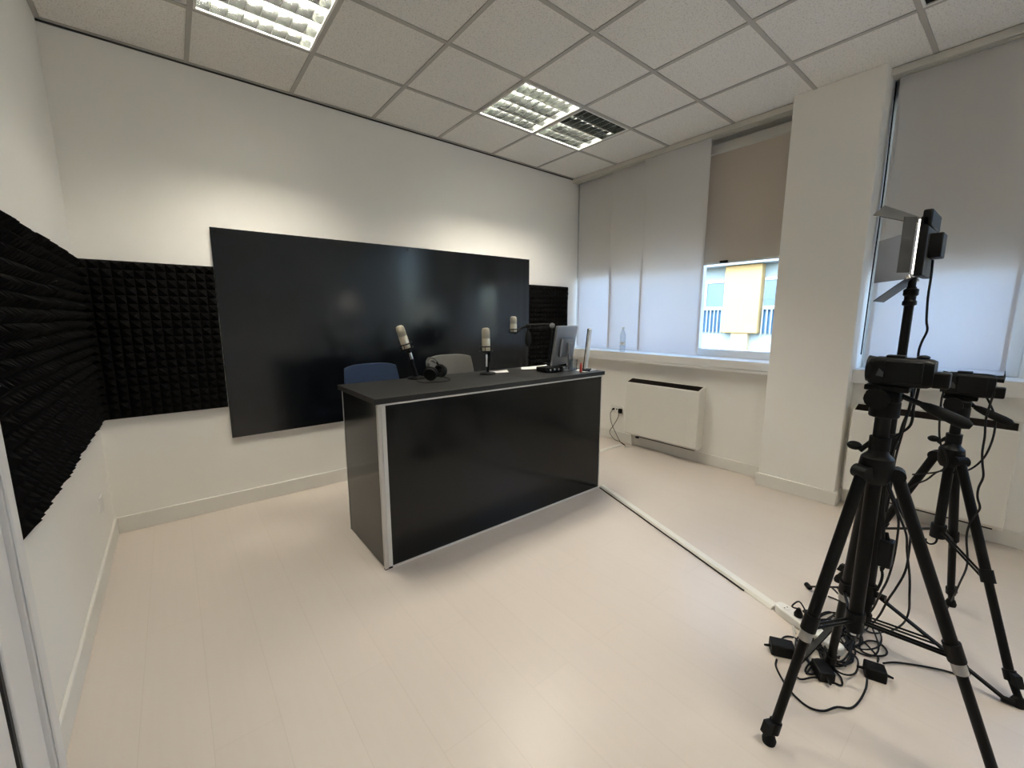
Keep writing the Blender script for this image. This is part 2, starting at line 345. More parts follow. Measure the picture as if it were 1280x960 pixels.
# window wall: parapet, pier, lintel above the ceiling line
XP = 4.28
mb = MB()
mb.box((XP, -2.285, 0), (XP+.27, 0, .935)); mb.box((XP, YB, 0), (XP+.27, -2.805, .935))
mb.box((4.46, YB, 2.93), (XP+.27, 0, H+.12))
mb.box((4.43, -3.76, .935), (XP+.27, -3.57, H+.12)); mb.box((4.43, YB, .935), (XP+.27, -5.42, H+.12))
struct('wall_right', mb, 'wall')
struct('wall_right_pier', MB().box((4.13, -2.808, 0), (XP+.27, -2.282, H+.004)), 'wall', bevel=.006)
mb = MB()
mb.box((XP-.014, -2.282, 0), (XP, -.014, .105)); mb.box((XP-.014, YB, 0), (XP, -2.822, .105))
struct('baseboard_right', mb, 'trim', bevel=.004)
mb = MB(); mb.box((4.116, -2.822, 0), (4.13, -2.268, .105)); mb.box((4.13, -2.282, 0), (XP-.014, -2.268, .105)); mb.box((4.13, -2.822, 0), (XP-.0, -2.808, .105))
struct('baseboard_pier', mb, 'trim', bevel=.004)

# door in the left wall: casing, jamb, dark joint, leaf
mb = MB(); mb.box((0, -1.93, 0), (.02, -1.836, 2.2)); mb.box((.02, -1.925, 0), (.027, -1.875, 2.195))
mb.box((0, -3.08, 0), (.02, -2.985, 2.2)); mb.box((0, -2.985, 2.11), (.02, -1.93, 2.2))
dr = struct('door_1', mb, 'white_door', bevel=.004)
part('jamb', MB().box((-.06, -2.085, 0), (.008, -1.93, 2.11)), 'white_door', dr, .004)
part('gap_shade', MB().box((-.06, -2.10, 0), (.001, -2.085, 2.11)), 'dark_gap', dr)  # dark-coloured strip in place of the shaded gap between jamb and leaf
leaf = part('leaf', MB().box((-.055, -2.975, .006), (-.003, -2.103, 2.105)), 'white_door', dr, .004)
mb = MB(); mb.cyl((-.003, -2.90, 1.02), (.045, -2.90, 1.02), .009); mb.tube([(.045, -2.905, 1.02), (.047, -2.84, 1.02), (.045, -2.77, 1.02)], .009)
part('handle', mb, 'chrome', leaf)

# window bays
def window(name, y0, y1, z0, z1, mull):
    m = MB(); x0, x1 = 4.435, 4.50; w = .055
    for a, b in ((y0, y0-w), (y1+w, y1)): m.box((x0, b, z0), (x1, a, z1))
    m.box((x0, y1+w, z0), (x1, y0-w, z0+w+.015)); m.box((x0, y1+w, z1-w), (x1, y0-w, z1))
    for q in mull: m.box((x0, q-.035, z0+w+.015), (x1, q+.035, z1-w))
    o = struct(name, m, 'frame', bevel=.006)
    e = [y0-w]+[q for q in mull]+[y1+w]
    for a, b in zip(e[:-1], e[1:]):
        ia = .035 if a in mull else 0; ib = .035 if b in mull else 0
        part('pane', MB().box((4.462, b+ib, z0+w+.015), (4.468, a-ia, z1-w)), 'glass', o)
    return o
window('window_1', 0, -2.282, 1.02, 2.93, [-.76, -1.50])
window('window_2', -2.808, -3.57, 1.02, 2.93, [])
window('window_3', -3.76, -5.42, 1.02, 2.93, [-4.6])
def sill(name, y0, y1):
    m = MB(); m.box((4.20, y1, .945), (4.50, y0, 1.02)); m.box((4.20, y1, .92), (4.222, y0, .945))
    struct(name, m, 'sill', bevel=.005)
sill('trim_2', -.002, -2.282); sill('trim_3', -2.808, -5.42)
mb = MB()
def rail(y0, y1):
    m = MB(); m.box((4.226, y1, H-.035), (4.342, y0, H-.003)); m.box((4.226, y1, H-.046), (4.232, y0, H-.035))
    for x in (4.262, 4.285, 4.308): m.box((x, y1, H-.046), (x+.006, y0, H-.035))
    return m
for k, (a, b) in enumerate(((-.004, -2.282), (-2.81, -4.6))):
    solo('curtain_rail', rail(a, b), 'rail', ['long white curtain track under the ceiling between back wall and pillar', 'white curtain track under the ceiling right of the pillar'][k], 'curtain track', (4.285, (a+b)/2, H-.003), 'curtain tracks')

def curtain(y0, y1, x, z0, label, tw=0.):
    t = thing('panel_curtain', label, 'curtain', (x, (y0+y1)/2, z0), 'white panel curtains')
    n = 8; vs = []; m = MB()
    for i in range(n+1):
        y = y0+(y1-y0)*i/n; dx = .003*math.sin(i*1.9+y0*7)+tw*(i/n-.5)
        vs += [(x+dx, y, z0+.02), (x+dx*.3, y, H-.046), (x+dx+.0012, y, z0+.02), (x+dx*.3+.0012, y, H-.046)]
    fs = []
    for i in range(n):
        a, b = 4*i, 4*i+4
        fs += [(a, b, b+1, a+1), (a+2, a+3, b+3, b+2), (a, a+2, b+2, b), (a+1, b+1, b+3, a+3)]
    fs += [(0, 1, 3, 2), (4*n, 4*n+2, 4*n+3, 4*n+1)]
    part('cloth', m.add(vs, fs), 'curtain', t)
    hm = MB()
    for e, q in ((y0, -1), (y1, 1)):
        xe = x+tw*(-.5 if q < 0 else .5)+.0014
        a, b = min(e, e+q*.022), max(e, e+q*.022); hm.box((xe-.0035, a, z0+.022), (xe-.0012, b, H-.05))
    part('side_hem', hm, 'curtain', t)
    part('weight_bar', MB().box((x-.004, y1, z0), (x+.005, y0, z0+.022)), 'curtain', t, .002)
    return t
curtain(-.035, -.575, 4.326, 1.045, 'white panel curtain hanging in the corner against the back wall, lower half glowing', .02)
curtain(-.525, -1.0, 4.286, 1.040, 'white panel curtain behind the plastic water bottle, second from the back wall', -.012)
curtain(-.965, -1.625, 4.246, 1.038, 'widest white panel curtain beside the uncovered window gap with the ochre facade', .015)
curtain(-2.845, -3.513, 4.300, 1.045, 'white panel curtain right of the pillar behind the video light')

def blind(y0, y1, zb, label, pull):
    t = thing('roller_blind', label, 'blind', (4.40, (y0+y1)/2, zb), 'brown roller blinds')
    m = MB(); m.box((4.398, y1, zb), (4.400, y0, 2.87)); part('cloth', m, 'brown_blind', t)
    part('cassette', MB().box((4.372, y1, 2.845), (4.432, y0, 2.925)), 'rail', t, .008)
    part('bottom_bar', MB().box((4.392, y1, zb-.022), (4.406, y0, zb)), 'rail', t, .003)
    if pull is not None:
        part('pull_tab', MB().box((4.375, pull-.035, zb-.016), (4.392, pull+.035, zb+.004)), 'black_plastic', t, .003)
blind(-.03, -1.49, 1.90, 'brown roller blind half lowered behind the white panel curtains', None)
blind(-1.51, -2.255, 1.90, 'brown roller blind half lowered above the ochre facade view, left of the pillar', -1.745)
blind(-2.835, -3.515, 1.735, 'brown roller blind half lowered behind the curtain right of the pillar', None)
blind(-3.525, -4.4, 1.735, 'brown roller blind with black pull tab at the right edge of the photo', -3.60)
# white cord strip at the pillar side of the right window
solo('pull_cord', MB().tube([(4.325, -2.822, 2.94), (4.325, -2.826, 2.2), (4.322, -2.822, 1.6), (4.32, -2.82, 1.12)], .004, 6), 'black_plastic',
     'thin dark blind cord hanging beside the pillar by the right window', 'cord', (4.325, -2.822, 2.94))
solo('pull_cord', MB().tube([(4.33, -.012, 2.94), (4.33, -.013, 2.2), (4.33, -.012, 1.5), (4.328, -.012, 1.25)], .003, 6), 'silver',
     'thin pale blind cord hanging in the corner by the back wall', 'cord', (4.33, -.012, 2.94))

# ------------------------------------------------------------------ luminaires
def luminaire(i, j, lit, label):
    x0 = GX+.6*i+.013; x1 = x0+.574; y1 = GY-.6*(j-1)-.013; y0 = y1-.574
    t = thing('ceiling_light', label, 'ceiling light', ((x0+x1)/2, (y0+y1)/2, H), 'recessed louvre ceiling lights')
    m = MB(); z1 = H+.095
    m.box((x0, y0, z1), (x1, y1, z1+.003))
    m.box((x0, y0, H), (x0+.003, y1, z1)); m.box((x1-.003, y0, H), (x1, y1, z1)); m.box((x0, y0, H), (x1, y0+.003, z1)); m.box((x0, y1-.003, H), (x1, y1, z1))
    part('housing', m, 'reflector', t)
    m = MB(); f = .012
    m.box((x0, y0, H-.004), (x1, y0+f, H+.004)); m.box((x0, y1-f, H-.004), (x1, y1, H+.004)); m.box((x0, y0+f, H-.004), (x0+f, y1-f, H+.004)); m.box((x1-f, y0+f, H-.004), (x1, y1-f, H+.004))
    part('frame', m, 'white_plastic', t)
    yc = [y1-.574*(k+.5)/4 for k in range(4)]
    m = MB()
    for k in range(1, 4):        # long reflectors, vee-shaped
        y = y1-.574*k/4
        m.prism([(-.004, .002), (.004, .002), (.018, .062), (-.018, .062)], lambda u, v, s, y=y: (s, y+u, H+v), x0+.003, x1-.003)
    for k in range(1, 8):        # cross blades
        x = x0+.574*k/8
        m.prism([(-.002, .003), (.002, .003), (.007, .056), (-.007, .056)], lambda u, v, s, x=x: (x+u, s, H+v), y0+.003, y1-.003)
    for ya, q in ((y0+.003, 1), (y1-.003, -1)):
        m.prism([(0, .001), (q*.005, .001), (q*.019, .062), (0, .062)], lambda u, v, s, ya=ya: (s, ya+u, H+v), x0+.003, x1-.003)
    part('louvre', m, 'louver', t)
    for k in range(4):
        part('tube', MB().cyl((x0+.01, yc[k], H+.072), (x1-.01, yc[k], H+.072), .013, n=12), 'tube_on' if lit[k] else 'tube_off', t,
             label='lit fluorescent tube' if lit[k] else 'unlit fluorescent tube')
LL = {(0,1): 'lit louvred ceiling light at the upper left, nearest the left wall', (3,1): 'fully lit louvred ceiling light in the middle of the ceiling, left half of the pair',
      (4,1): 'half lit louvred ceiling light, dark on one side, right half of the pair', (4,5): 'dark unlit ceiling light cut off by the top edge, upper right', (2,6): 'added lit louvred ceiling light, unseen behind the camera, brightening the floor before the desk'}
for (i, j), lit in LUM.items(): luminaire(i, j, lit, LL[(i, j)])
# small black ceiling tile clip next to the left light
# ------------------------------------------------------------------ acoustic foam
def foam(name, label, org, ud, vd, nd, nu, nv, du, dv, group='black acoustic foam panels'):
    org, ud, vd, nd = map(Vector, (org, ud, vd, nd)); m = MB(); B = .016; Pk = .046
    rnd = random.Random(nu*31+nv)
    idx = {}; vs = []
    for a in range(nu*2+1):
        for b in range(nv*2+1):
            peak = a % 2 and b % 2
            h = (Pk+rnd.uniform(-.006, .004)) if peak else B
            j = (rnd.uniform(-.004, .004), rnd.uniform(-.004, .004)) if peak else (0, 0)
            idx[a, b] = len(vs); vs.append(org+ud*(a*du/2+j[0])+vd*(b*dv/2+j[1])+nd*h)
    fs = []
    for a in range(0, nu*2, 2):
        for b in range(0, nv*2, 2):
            c = idx[a+1, b+1]; ring = [idx[a+p, b+q] for p, q in ((0,0),(1,0),(2,0),(2,1),(2,2),(1,2),(0,2),(0,1))]
            for k in range(8): fs.append((ring[k], ring[(k+1) % 8], c))
    m.add(vs, fs)
    L, Hh = nu*du, nv*dv
    q = [org, org+ud*L, org+ud*L+vd*Hh, org+vd*Hh]; q = q+[p+nd*B for p in q]
    m.add(q, [(0,3,2,1), (0,1,5,4), (1,2,6,5), (2,3,7,6), (3,0,4,7)])
    o = solo(name, m, 'foam', label, 'acoustic foam', org, group)
    for p in o.data.polygons: p.use_smooth = False
    return o
foam('acoustic_foam', 'black pyramid foam on the left wall, half next to the room corner', (.0005, -.066, .758), (0,-1,0), (0,0,1), (1,0,0), 17, 19, .052, .0516)
foam('acoustic_foam', 'black pyramid foam on the left wall, half next to the door casing', (.0005, -.952, .752), (0,-1,0), (0,0,1), (1,0,0), 17, 19, .0518, .0516)
foam('acoustic_foam', 'black pyramid foam on the back wall left of the large black banner', (.004, -.0005, .758), (1,0,0), (0,0,1), (0,-1,0), 13, 19, .0514, .0515)
foam('acoustic_foam', 'black ridged foam on the back wall between banner and window corner', (3.546, -.0005, .758), (1,0,0), (0,0,1), (0,-1,0), 12, 19, .0515, .0525)

# large black vinyl banner, edges not quite square, gently rippled towards its right end
t = thing('banner', 'large glossy black banner hung on the back wall behind the desk', 'banner', (2.1, -.02, .52))
nx, nz = 180, 12; vs = []; m = MB()
tl, tr, bl, br_ = (.674, 1.996), (3.540, 2.022), (.676, .527), (3.536, .535)
for s in (0, 1):
    for i in range(nx+1):
        for k in range(nz+1):
            u, v = i/nx, k/nz
            x = (1-v)*(bl[0]*(1-u)+br_[0]*u)+v*(tl[0]*(1-u)+tr[0]*u); z = (1-v)*(bl[1]*(1-u)+br_[1]*u)+v*(tl[1]*(1-u)+tr[1]*u)
            amp = max(0, (u-.72)/.28)**1.5*.0032
            y = -.0225+amp*math.sin(u*58)*(1-.55*v)+max(0, (u-.90)/.10)**1.3*.0045*math.sin(u*190)*(1-.7*v)+.0018*math.sin(u*7+1.2)-.002*math.sin(v*2.4)
            vs.append((x, y-(.0022 if s == 0 else 0), z))
def I(s, i, k): return s*(nx+1)*(nz+1)+i*(nz+1)+k
fs = []
for i in range(nx):
    for k in range(nz):
        fs += [(I(0,i,k), I(0,i+1,k), I(0,i+1,k+1), I(0,i,k+1)), (I(1,i,k), I(1,i,k+1), I(1,i+1,k+1), I(1,i+1,k))]
for i in range(nx): fs += [(I(0,i,0), I(1,i,0), I(1,i+1,0), I(0,i+1,0)), (I(0,i,nz), I(0,i+1,nz), I(1,i+1,nz), I(1,i,nz))]
for k in range(nz): fs += [(I(0,0,k), I(0,0,k+1), I(1,0,k+1), I(1,0,k)), (I(0,nx,k), I(1,nx,k), I(1,nx,k+1), I(0,nx,k+1))]
m.add(vs, fs); part('sheet', m, 'banner', t)
for x, z in ((.70, 1.972), (2.1, 1.985), (3.515, 1.998)):
    part('wall_fixing', MB().cyl((x, -.03, z), (x, -.004, z), .007, n=10), 'black_plastic', t)

# ------------------------------------------------------------------ fan coil units, sockets
def fancoil(y0, y1, z0, z1, x0, label):
    t = thing('fan_coil_unit', label, 'heater', (XP, (y0+y1)/2, z0), 'white fan coil units')
    m = MB()   # sheet-metal casing: chamfered lower end, open grille slot at the top front
    prof = [(XP, z0+.02), (x0+.035, z0), (x0, z0+.025), (x0, z1-.018), (x0+.004, z1-.012), (x0+.094, z1+.018), (XP, z1+.020)]
    m.prism(prof, lambda u, v, s: (u, s, v), y1, y0); part('casing', m, 'fan', t, .005)
    sl = math.atan2(.030, .090); Rg = Matrix.Rotation(-sl, 3, 'Y'); org = Vector((x0+.004, 0, z1-.012))
    def slope(m): m.v = [tuple(org+Rg @ (Vector(p)-org)) for p in m.v]; return m
    m = MB(); m.box((x0+.006, y1+.014, z1-.013), (x0+.094, y0-.014, z1-.0085))
    part('grille', slope(m), 'grille', t)
    m = MB()
    for k in range(7): m.box((x0+.010+.012*k, y1+.018, z1-.0085), (x0+.013+.012*k, y0-.018, z1-.0045))
    part('grille_fins', slope(m), 'grille', t)
    m = MB(); m.box((x0-.0015, y1+.10, z0+.02), (x0+.001, y1+.103, z1-.02)); part('panel_joint', m, 'trim', t)
    part('maker_plate', MB().box((x0-.002, y1+.03, z1-.072), (x0+.001, y1+.18, z1-.045)), 'trim', t)
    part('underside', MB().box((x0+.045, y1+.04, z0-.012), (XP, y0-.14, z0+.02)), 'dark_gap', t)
    return t
fancoil(-.915, -1.722, .135, .725, 4.15, 'white fan coil heater under the left window beside the wall sockets')
fancoil(-2.85, -3.62, .125, .755, 4.12, 'white fan coil heater behind the tripods, right of the pillar')
solo('drain_pipe', MB().tube([(4.20, -.975, .135), (4.19, -.985, .07), (4.175, -1.00, .0), (4.14, -.985, .006), (4.11, -.955, .006)], .005, 8), 'cream_cable',
     'pale thin pipe running from the fan coil heater down to the floor', 'pipe', (4.20, -.975, .135))
t = thing('valve', 'small black valve under the left fan coil heater', 'valve', (4.215, -1.035, .10))
part('body', MB().cyl((4.215, -1.02, .112), (4.215, -1.055, .112), .011), 'black_plastic', t)
part('stem', MB().cyl((4.215, -1.037, .112), (4.215, -1.037, .165), .005), 'chrome', t)

t = thing('wall_socket', 'white double socket plate on the parapet left of the fan coil heater', 'socket', (XP, -.715, .36))
part('plate', MB().box((XP-.010, -.80, .315), (XP, -.63, .405)), 'white_plastic', t, .004)
for y in (-.675, -.715, -.755): part('outlet', MB().cyl((XP-.0115, y, .36), (XP-.009, y, .36), .009, n=10), 'black_plastic', t)
t = thing('plug', 'small black plug in the left outlet of the parapet socket', 'plug', (4.25, -.675, .35), 'black plugs in the parapet socket')
m = MB().cyl((XP-.0115, -.675, .358), (4.246, -.675, .354), .013, .010); part('body', m, 'black_plastic', t)
part('cord', MB().tube([(4.247,-.675,.353)]+CABLES['sock1'][1:], .0035, 6), 'cable', t)
t = thing('plug', 'larger black plug in the right outlet beside the fan coil heater', 'plug', (4.25, -.80, .34), 'black plugs in the parapet socket')
m = MB(); m.box((4.238, -.795, .325), (XP-.0115, -.752, .378)); part('body', m, 'black_plastic', t, .008)
part('cord', MB().tube([(4.239,-.772,.334)]+CABLES['sock2'][1:], .0035, 6), 'cable', t)
t = thing('wall_socket', 'small white outlet low on the left wall near the corner', 'socket', (0, -.393, .35))
part('plate', MB().box((0, -.44, .305), (.009, -.346, .395)), 'white_plastic', t, .003)
part('outlet', MB().cyl((.009, -.393, .35), (.0102, -.393, .35), .02), 'trim', t)

# floor cable channels
a, b = Vector((3.068, -1.492, 0)), Vector((2.545, -2.97, 0)); d = (b-a).normalized(); n_ = Vector((d.y, -d.x, 0))
def chan(a, b, w, h):
    d = (b-a).normalized(); n_ = Vector((-d.y, d.x, 0))
    m = MB(); m.prism([(-w/2, 0), (w/2, 0), (w*.30, h), (-w*.30, h)], lambda u, v, s: a+d*s+n_*u+Vector((0, 0, v)), 0, (b-a).length); return m
o = solo('cable_channel', chan(a, b, .062, .017), 'fan', 'long pale floor cable channel running from the desk corner to the power strip', 'cable channel', a, 'floor cable channels', .003)
solo('cable_channel', chan(Vector((3.08, -.885, 0)), Vector((4.13, -.885, 0)), .05, .016), 'fan', 'short pale floor cable channel between desk and window wall', 'cable channel', (3.1, -.885, 0), 'floor cable channels', .003)
off = Vector((-d.y, d.x, 0))
pts = [a+d*(.02+.2*k)-off*(.0345+.001*math.sin(k*2.1))+Vector((0, 0, .005)) for k in range(8)]
solo('cord', MB().tube(pts, .0042, 6), 'cable', 'dark cord lying along the edge of the long floor cable channel', 'cable', pts[0])

# ================================================================== DESK
DX0, DX1, DY0, DY1, DZ = 1.208, 3.026, -1.485, -.90, .942
t = thing('counter_desk', 'long black counter desk with pale edging in front of the banner', 'desk', ((DX0+DX1)/2, (DY0+DY1)/2, 0))
part('front_panel', MB().box((DX0+.018, DY0, .012), (DX1-.004, DY0+.018, DZ-.012)), 'panel_black', t, .0015)
part('side_panel', MB().box((DX0, DY0+.018, .004), (DX0+.018, DY1, DZ-.006)), 'panel_black', t, .0015)
part('side_panel', MB().box((DX1-.018, DY0+.018, .004), (DX1, DY1, DZ-.006)), 'panel_black', t, .0015)
part('desktop', MB().box((DX0-.018, DY0-.014, DZ), (DX1+.020, DY1+.03, DZ+.030)), 'top_black', t, .002)
part('inner_shelf', MB().box((DX0+.018, DY0+.10, .50), (DX1-.018, DY1-.06, .518)), 'panel_black', t)
def strip(lo, hi, m='strip', nm='edge_strip', bv=.0012): return part(nm, MB().box(lo, hi), m, t, bv)
strip((DX0+.004, DY0-.0035, DZ-.012), (DX1+.004, DY0+.018, DZ))                       # front top
strip((DX0-.003, DY0+.004, DZ-.007), (DX0+.018, DY1, DZ), 'alu')                      # left top
strip((DX0+.016, DY0-.004, .012), (DX0+.040, DY0, DZ-.012))                           # corner, front leaf
strip((DX0-.004, DY0-.002, .004), (DX0+.016, DY0+.018, DZ-.006), 'alu', 'corner_profile')
strip((DX1-.004, DY0-.003, .004), (DX1+.003, DY0+.018, DZ-.012))                      # right corner
strip((DX0-.003, DY1-.004, .004), (DX0, DY1+.002, DZ-.006))                           # left rear
strip((DX0+.040, DY0-.004, .0), (DX1-.004, DY0+.014, .012))                           # floor strip
part('foot', MB().box((DX0-.004, DY0-.002, 0), (DX0+.04, DY0+.02, .005)), 'rubber', t)
TZ = DZ+.030

# ------------------------------------------------------------------ chairs behind the desk
def chair(cx, cy, rz, m, w, zt, label):
    t = thing('visitor_chair', label, 'chair', (cx, cy, 0), 'chairs behind the desk')
    R = Matrix.Rotation(rz, 3, 'Z'); O = Vector((cx, cy, 0)); f = lambda x, y, z: O+R @ Vector((x, y, z))
    # front of the chair looks towards -y
    mb = MB(); vs = []; nu, nv = 12, 8
    for s in (0, 1):
        for i in range(nu+1):
            for k in range(nv+1):
                u = i/nu-.5; v = k/nv
                hw = w*(.5+.0*v); e = abs(2*u); zz = .62+(zt-.62)*v*(1-.045*e**4)
                x = u*2*hw*(1-.10*v**3); y = .235+.10*v-.045*e**2+(.022 if s else 0)
                vs.append(f(x, y, zz))
    J = lambda s, i, k: s*(nu+1)*(nv+1)+i*(nv+1)+k; fs = []
    for i in range(nu):
        for k in range(nv):
            fs += [(J(0,i,k), J(0,i+1,k), J(0,i+1,k+1), J(0,i,k+1)), (J(1,i,k), J(1,i,k+1), J(1,i+1,k+1), J(1,i+1,k))]
        fs += [(J(0,i,0), J(1,i,0), J(1,i+1,0), J(0,i+1,0)), (J(0,i,nv), J(0,i+1,nv), J(1,i+1,nv), J(1,i,nv))]
    for k in range(nv): fs += [(J(0,0,k), J(0,0,k+1), J(1,0,k+1), J(1,0,k)), (J(0,nu,k), J(1,nu,k), J(1,nu,k+1), J(0,nu,k+1))]
    part('backrest', mb.add(vs, fs, True), m, t, .006)
    mb = MB(); out = []
    for k in range(28):
        a = 2*PI*k/28; c, s = math.cos(a), math.sin(a)
        out.append((.225*math.copysign(abs(c)**.5, c), .21*math.copysign(abs(s)**.5, s)))
    mb.prism(out, lambda u, v, s: f(u, v+.02, s), .435, .485); part('seat', mb, m, t, .012)
    for sx in (-1, 1):
        part('leg', MB().tube([f(sx*.22, -.20, 0), f(sx*.20, -.15, .42), f(sx*.17, -.10, .433)], .011, 10), 'black_metal', t)
        part('leg', MB().tube([f(sx*.22, .27, 0), f(sx*.20, .20, .42), f(sx*.19, .235, .60), f(sx*.17, .285, .80)], .011, 10), 'black_metal', t)
chair(1.56, -.86+.05, .06, 'blue_fabric', .44, 1.05, 'blue chair behind the left end of the black desk, only its back showing')
chair(2.205, -.82, -.05, 'grey_fabric', .435, 1.082, 'grey chair behind the desk and the black headphones, only its back showing')

# ------------------------------------------------------------------ microphones on the desk
def condenser(t, base, top, r):        # side-address mic: lower body, grille head, shock-mount ring
    base, top = Vector(base), Vector(top); L = (top-base).length; d = (top-base)/L
    b = part('mic_body', MB().lathe([(0, 0), (r*.72, 0), (r*.95, L*.05), (r, L*.12), (r, L*.55), (r*.96, L*.57)], base, d), 'mic_gold', t)
    part('mic_grille', MB().lathe([(r*.93, L*.57), (r*1.0, L*.60), (r*1.0, L*.86), (r*.86, L*.96), (r*.5, L), (0, L)], base, d), 'mic_mesh', t)
    m = MB(); q = d.orthogonal().normalized(); w = d.cross(q)
    ring = lambda h, R: [base+d*h+(q*math.cos(a)+w*math.sin(a))*R for a in [2*PI*k/20 for k in range(21)]]
    m.tube(ring(L*.04, r*1.5), .005, 8, 1); m.tube(ring(L*.24, r*1.5), .004, 8, 1)
    for k in range(4):
        a = PI/2*k; o = (q*math.cos(a)+w*math.sin(a)); m.tube([base+d*L*.04+o*r*1.5, base+d*L*.14+o*r*1.02, base+d*L*.24+o*r*1.5], .0025, 6, 1)
    part('shock_mount', m, 'black_plastic', t)
    return b
# left: on a short stand with a coiled lead
bx, by = 1.70, -.935
t = thing('microphone', 'pale gold studio microphone tilted to the left, on the stand beside the blue chair', 'microphone', (bx, by, TZ), 'studio microphones on the desk')
part('base', MB().lathe([(0, 0), (.062, 0), (.062, .008), (.05, .014), (.014, .018), (0, .018)], (bx, by, TZ)), 'black_metal', t)
part('stand', MB().cyl((bx, by, TZ+.015), (bx-.035, by-.002, TZ+.125), .017, .013), 'black_metal', t)
part('joint', MB().cyl((bx-.03, by, TZ+.12), (bx-.052, by-.002, TZ+.20), .0165), 'black_plastic', t)
part('clip', MB().cyl((bx-.035, by-.016, TZ+.14), (bx-.047, by-.016, TZ+.185), .011), 'chrome', t, label='bright metal clip')
condenser(t, (bx-.060, by, TZ+.205), (bx-.108, by+.004, TZ+.365), .029)
part('lead', MB().tube([(bx-.03, by+.02, TZ+.13), (bx-.005, by+.04, TZ+.04), (bx+.04, by+.035, TZ+.007), (bx+.12, by+.02, TZ+.006), (bx+.075, by-.02, TZ+.006), (bx-.03, by-.075, TZ+.006)], .004, 8), 'cable', t)
# middle
bx, by = 2.225, -1.055
t = thing('microphone', 'upright pale gold studio microphone in the middle of the desk', 'microphone', (bx, by, TZ), 'studio microphones on the desk')
part('base', MB().lathe([(0, 0), (.062, 0), (.062, .008), (.05, .014), (.014, .018), (0, .018)], (bx, by, TZ)), 'black_metal', t)
part('stand', MB().cyl((bx, by, TZ+.015), (bx, by, TZ+.15), .011), 'black_metal', t)
part('clip', MB().cyl((bx-.028, by-.02, TZ+.06), (bx-.026, by-.02, TZ+.15), .011), 'chrome', t, label='bright metal clip')
part('joint', MB().cyl((bx+.012, by, TZ+.09), (bx+.012, by, TZ+.168), .014), 'black_plastic', t)
condenser(t, (bx-.012, by, TZ+.165), (bx-.016, by, TZ+.345), .031)
# right: scissor arm with pop filter
t = thing('microphone', 'pale gold studio microphone on a folding black boom arm with dark pop shield', 'microphone', (2.985, -.925, TZ), 'studio microphones on the desk')
ax, ay = 2.985, -.925
part('clamp', MB().box((ax-.03, ay-.03, TZ+.0003), (ax+.03, ay+.05, TZ+.022)), 'black_metal', t, .004)
m = MB(); m.cyl((ax-.012, ay, TZ+.02), (ax+.016, ay-.012, TZ+.345), .0065); m.cyl((ax+.012, ay+.012, TZ+.02), (ax+.04, ay+.002, TZ+.345), .0065)
part('lower_arm', m, 'black_metal', t)
el = Vector((ax+.026, ay-.005, TZ+.35)); sh = Vector((2.845, -.80, TZ+.345))
m = MB(); m.cyl(el+Vector((0,0,.012)), sh+Vector((0,0,.012)), .006); m.cyl(el-Vector((0,0,.014)), sh-Vector((0,0,.014)), .006)
part('upper_arm', m, 'black_metal', t)
part('elbow', MB().cyl(el+Vector((-.014,-.018,0)), el+Vector((.014,.018,0)), .024), 'chrome', t, label='bright elbow joint')
part('head_joint', MB().ell(sh, (.026, .026, .026)), 'black_plastic', t)
part('head_link', MB().tube([sh, (2.79, -.765, TZ+.325), (2.70, -.80, TZ+.285)], .010, 8), 'black_plastic', t)
condenser(t, (2.682, -.80, TZ+.288), (2.680, -.80, TZ+.43), .029)
R = Matrix.Rotation(.5, 3, 'Z')
part('pop_shield', MB().ell((2.842, -.805, TZ+.235), (.042, .03, .072), R=R), 'rubber', t)
part('shield_neck', MB().cyl((2.843, -.802, TZ+.30), (2.845, -.80, TZ+.335), .009), 'black_plastic', t)

# headphones lying on the desk
hx, hy = 1.775, -1.075
t = thing('headphones', 'black over-ear headphones lying on the desk', 'headphones', (hx, hy, TZ))
R = Euler((1.15, 0, .62)).to_matrix(); O = Vector((hx, hy, TZ+.055))
f = lambda x, y, z: O+R @ Vector((x, y, z))
for s, a in ((-1, .35), (1, -.35)):
    c = f(s*.068, -.0, 0); ax_ = R @ Vector((s*math.cos(a), math.sin(a)*s, 0)).normalized()
    e = part('ear_cup', MB().lathe([(0, 0), (.030, 0), (.042, .010), (.045, .024), (.040, .030), (0, .032)], c, ax_), 'black_plastic', t)
    part('ear_pad', MB().lathe([(.018, -.002), (.030, -.016), (.044, -.012), (.047, 0), (.043, .006)], c, ax_), 'rubber', t)
part('headband', MB().tube([f(.085*math.cos(a), .085+.0*a+.075*math.sin(a)-.06, 0) for a in [PI*k/12 for k in range(13)]], .0085, 8), 'black_plastic', t)
part('band_pad', MB().tube([f(.072*math.cos(a), .022+.066*math.sin(a), 0) for a in [PI*(.22+.56*k/8) for k in range(9)]], .010, 8), 'grey_fabric', t)
part('lead', MB().tube([(hx+.03, hy-.05, TZ+.025), (hx+.06, hy-.09, TZ+.006), (hx-.03, hy-.13, TZ+.005), (hx-.14, hy-.08, TZ+.005), (hx-.12, hy+.04, TZ+.005), (hx-.02, hy+.10, TZ+.005)], .003, 8), 'cable', t)

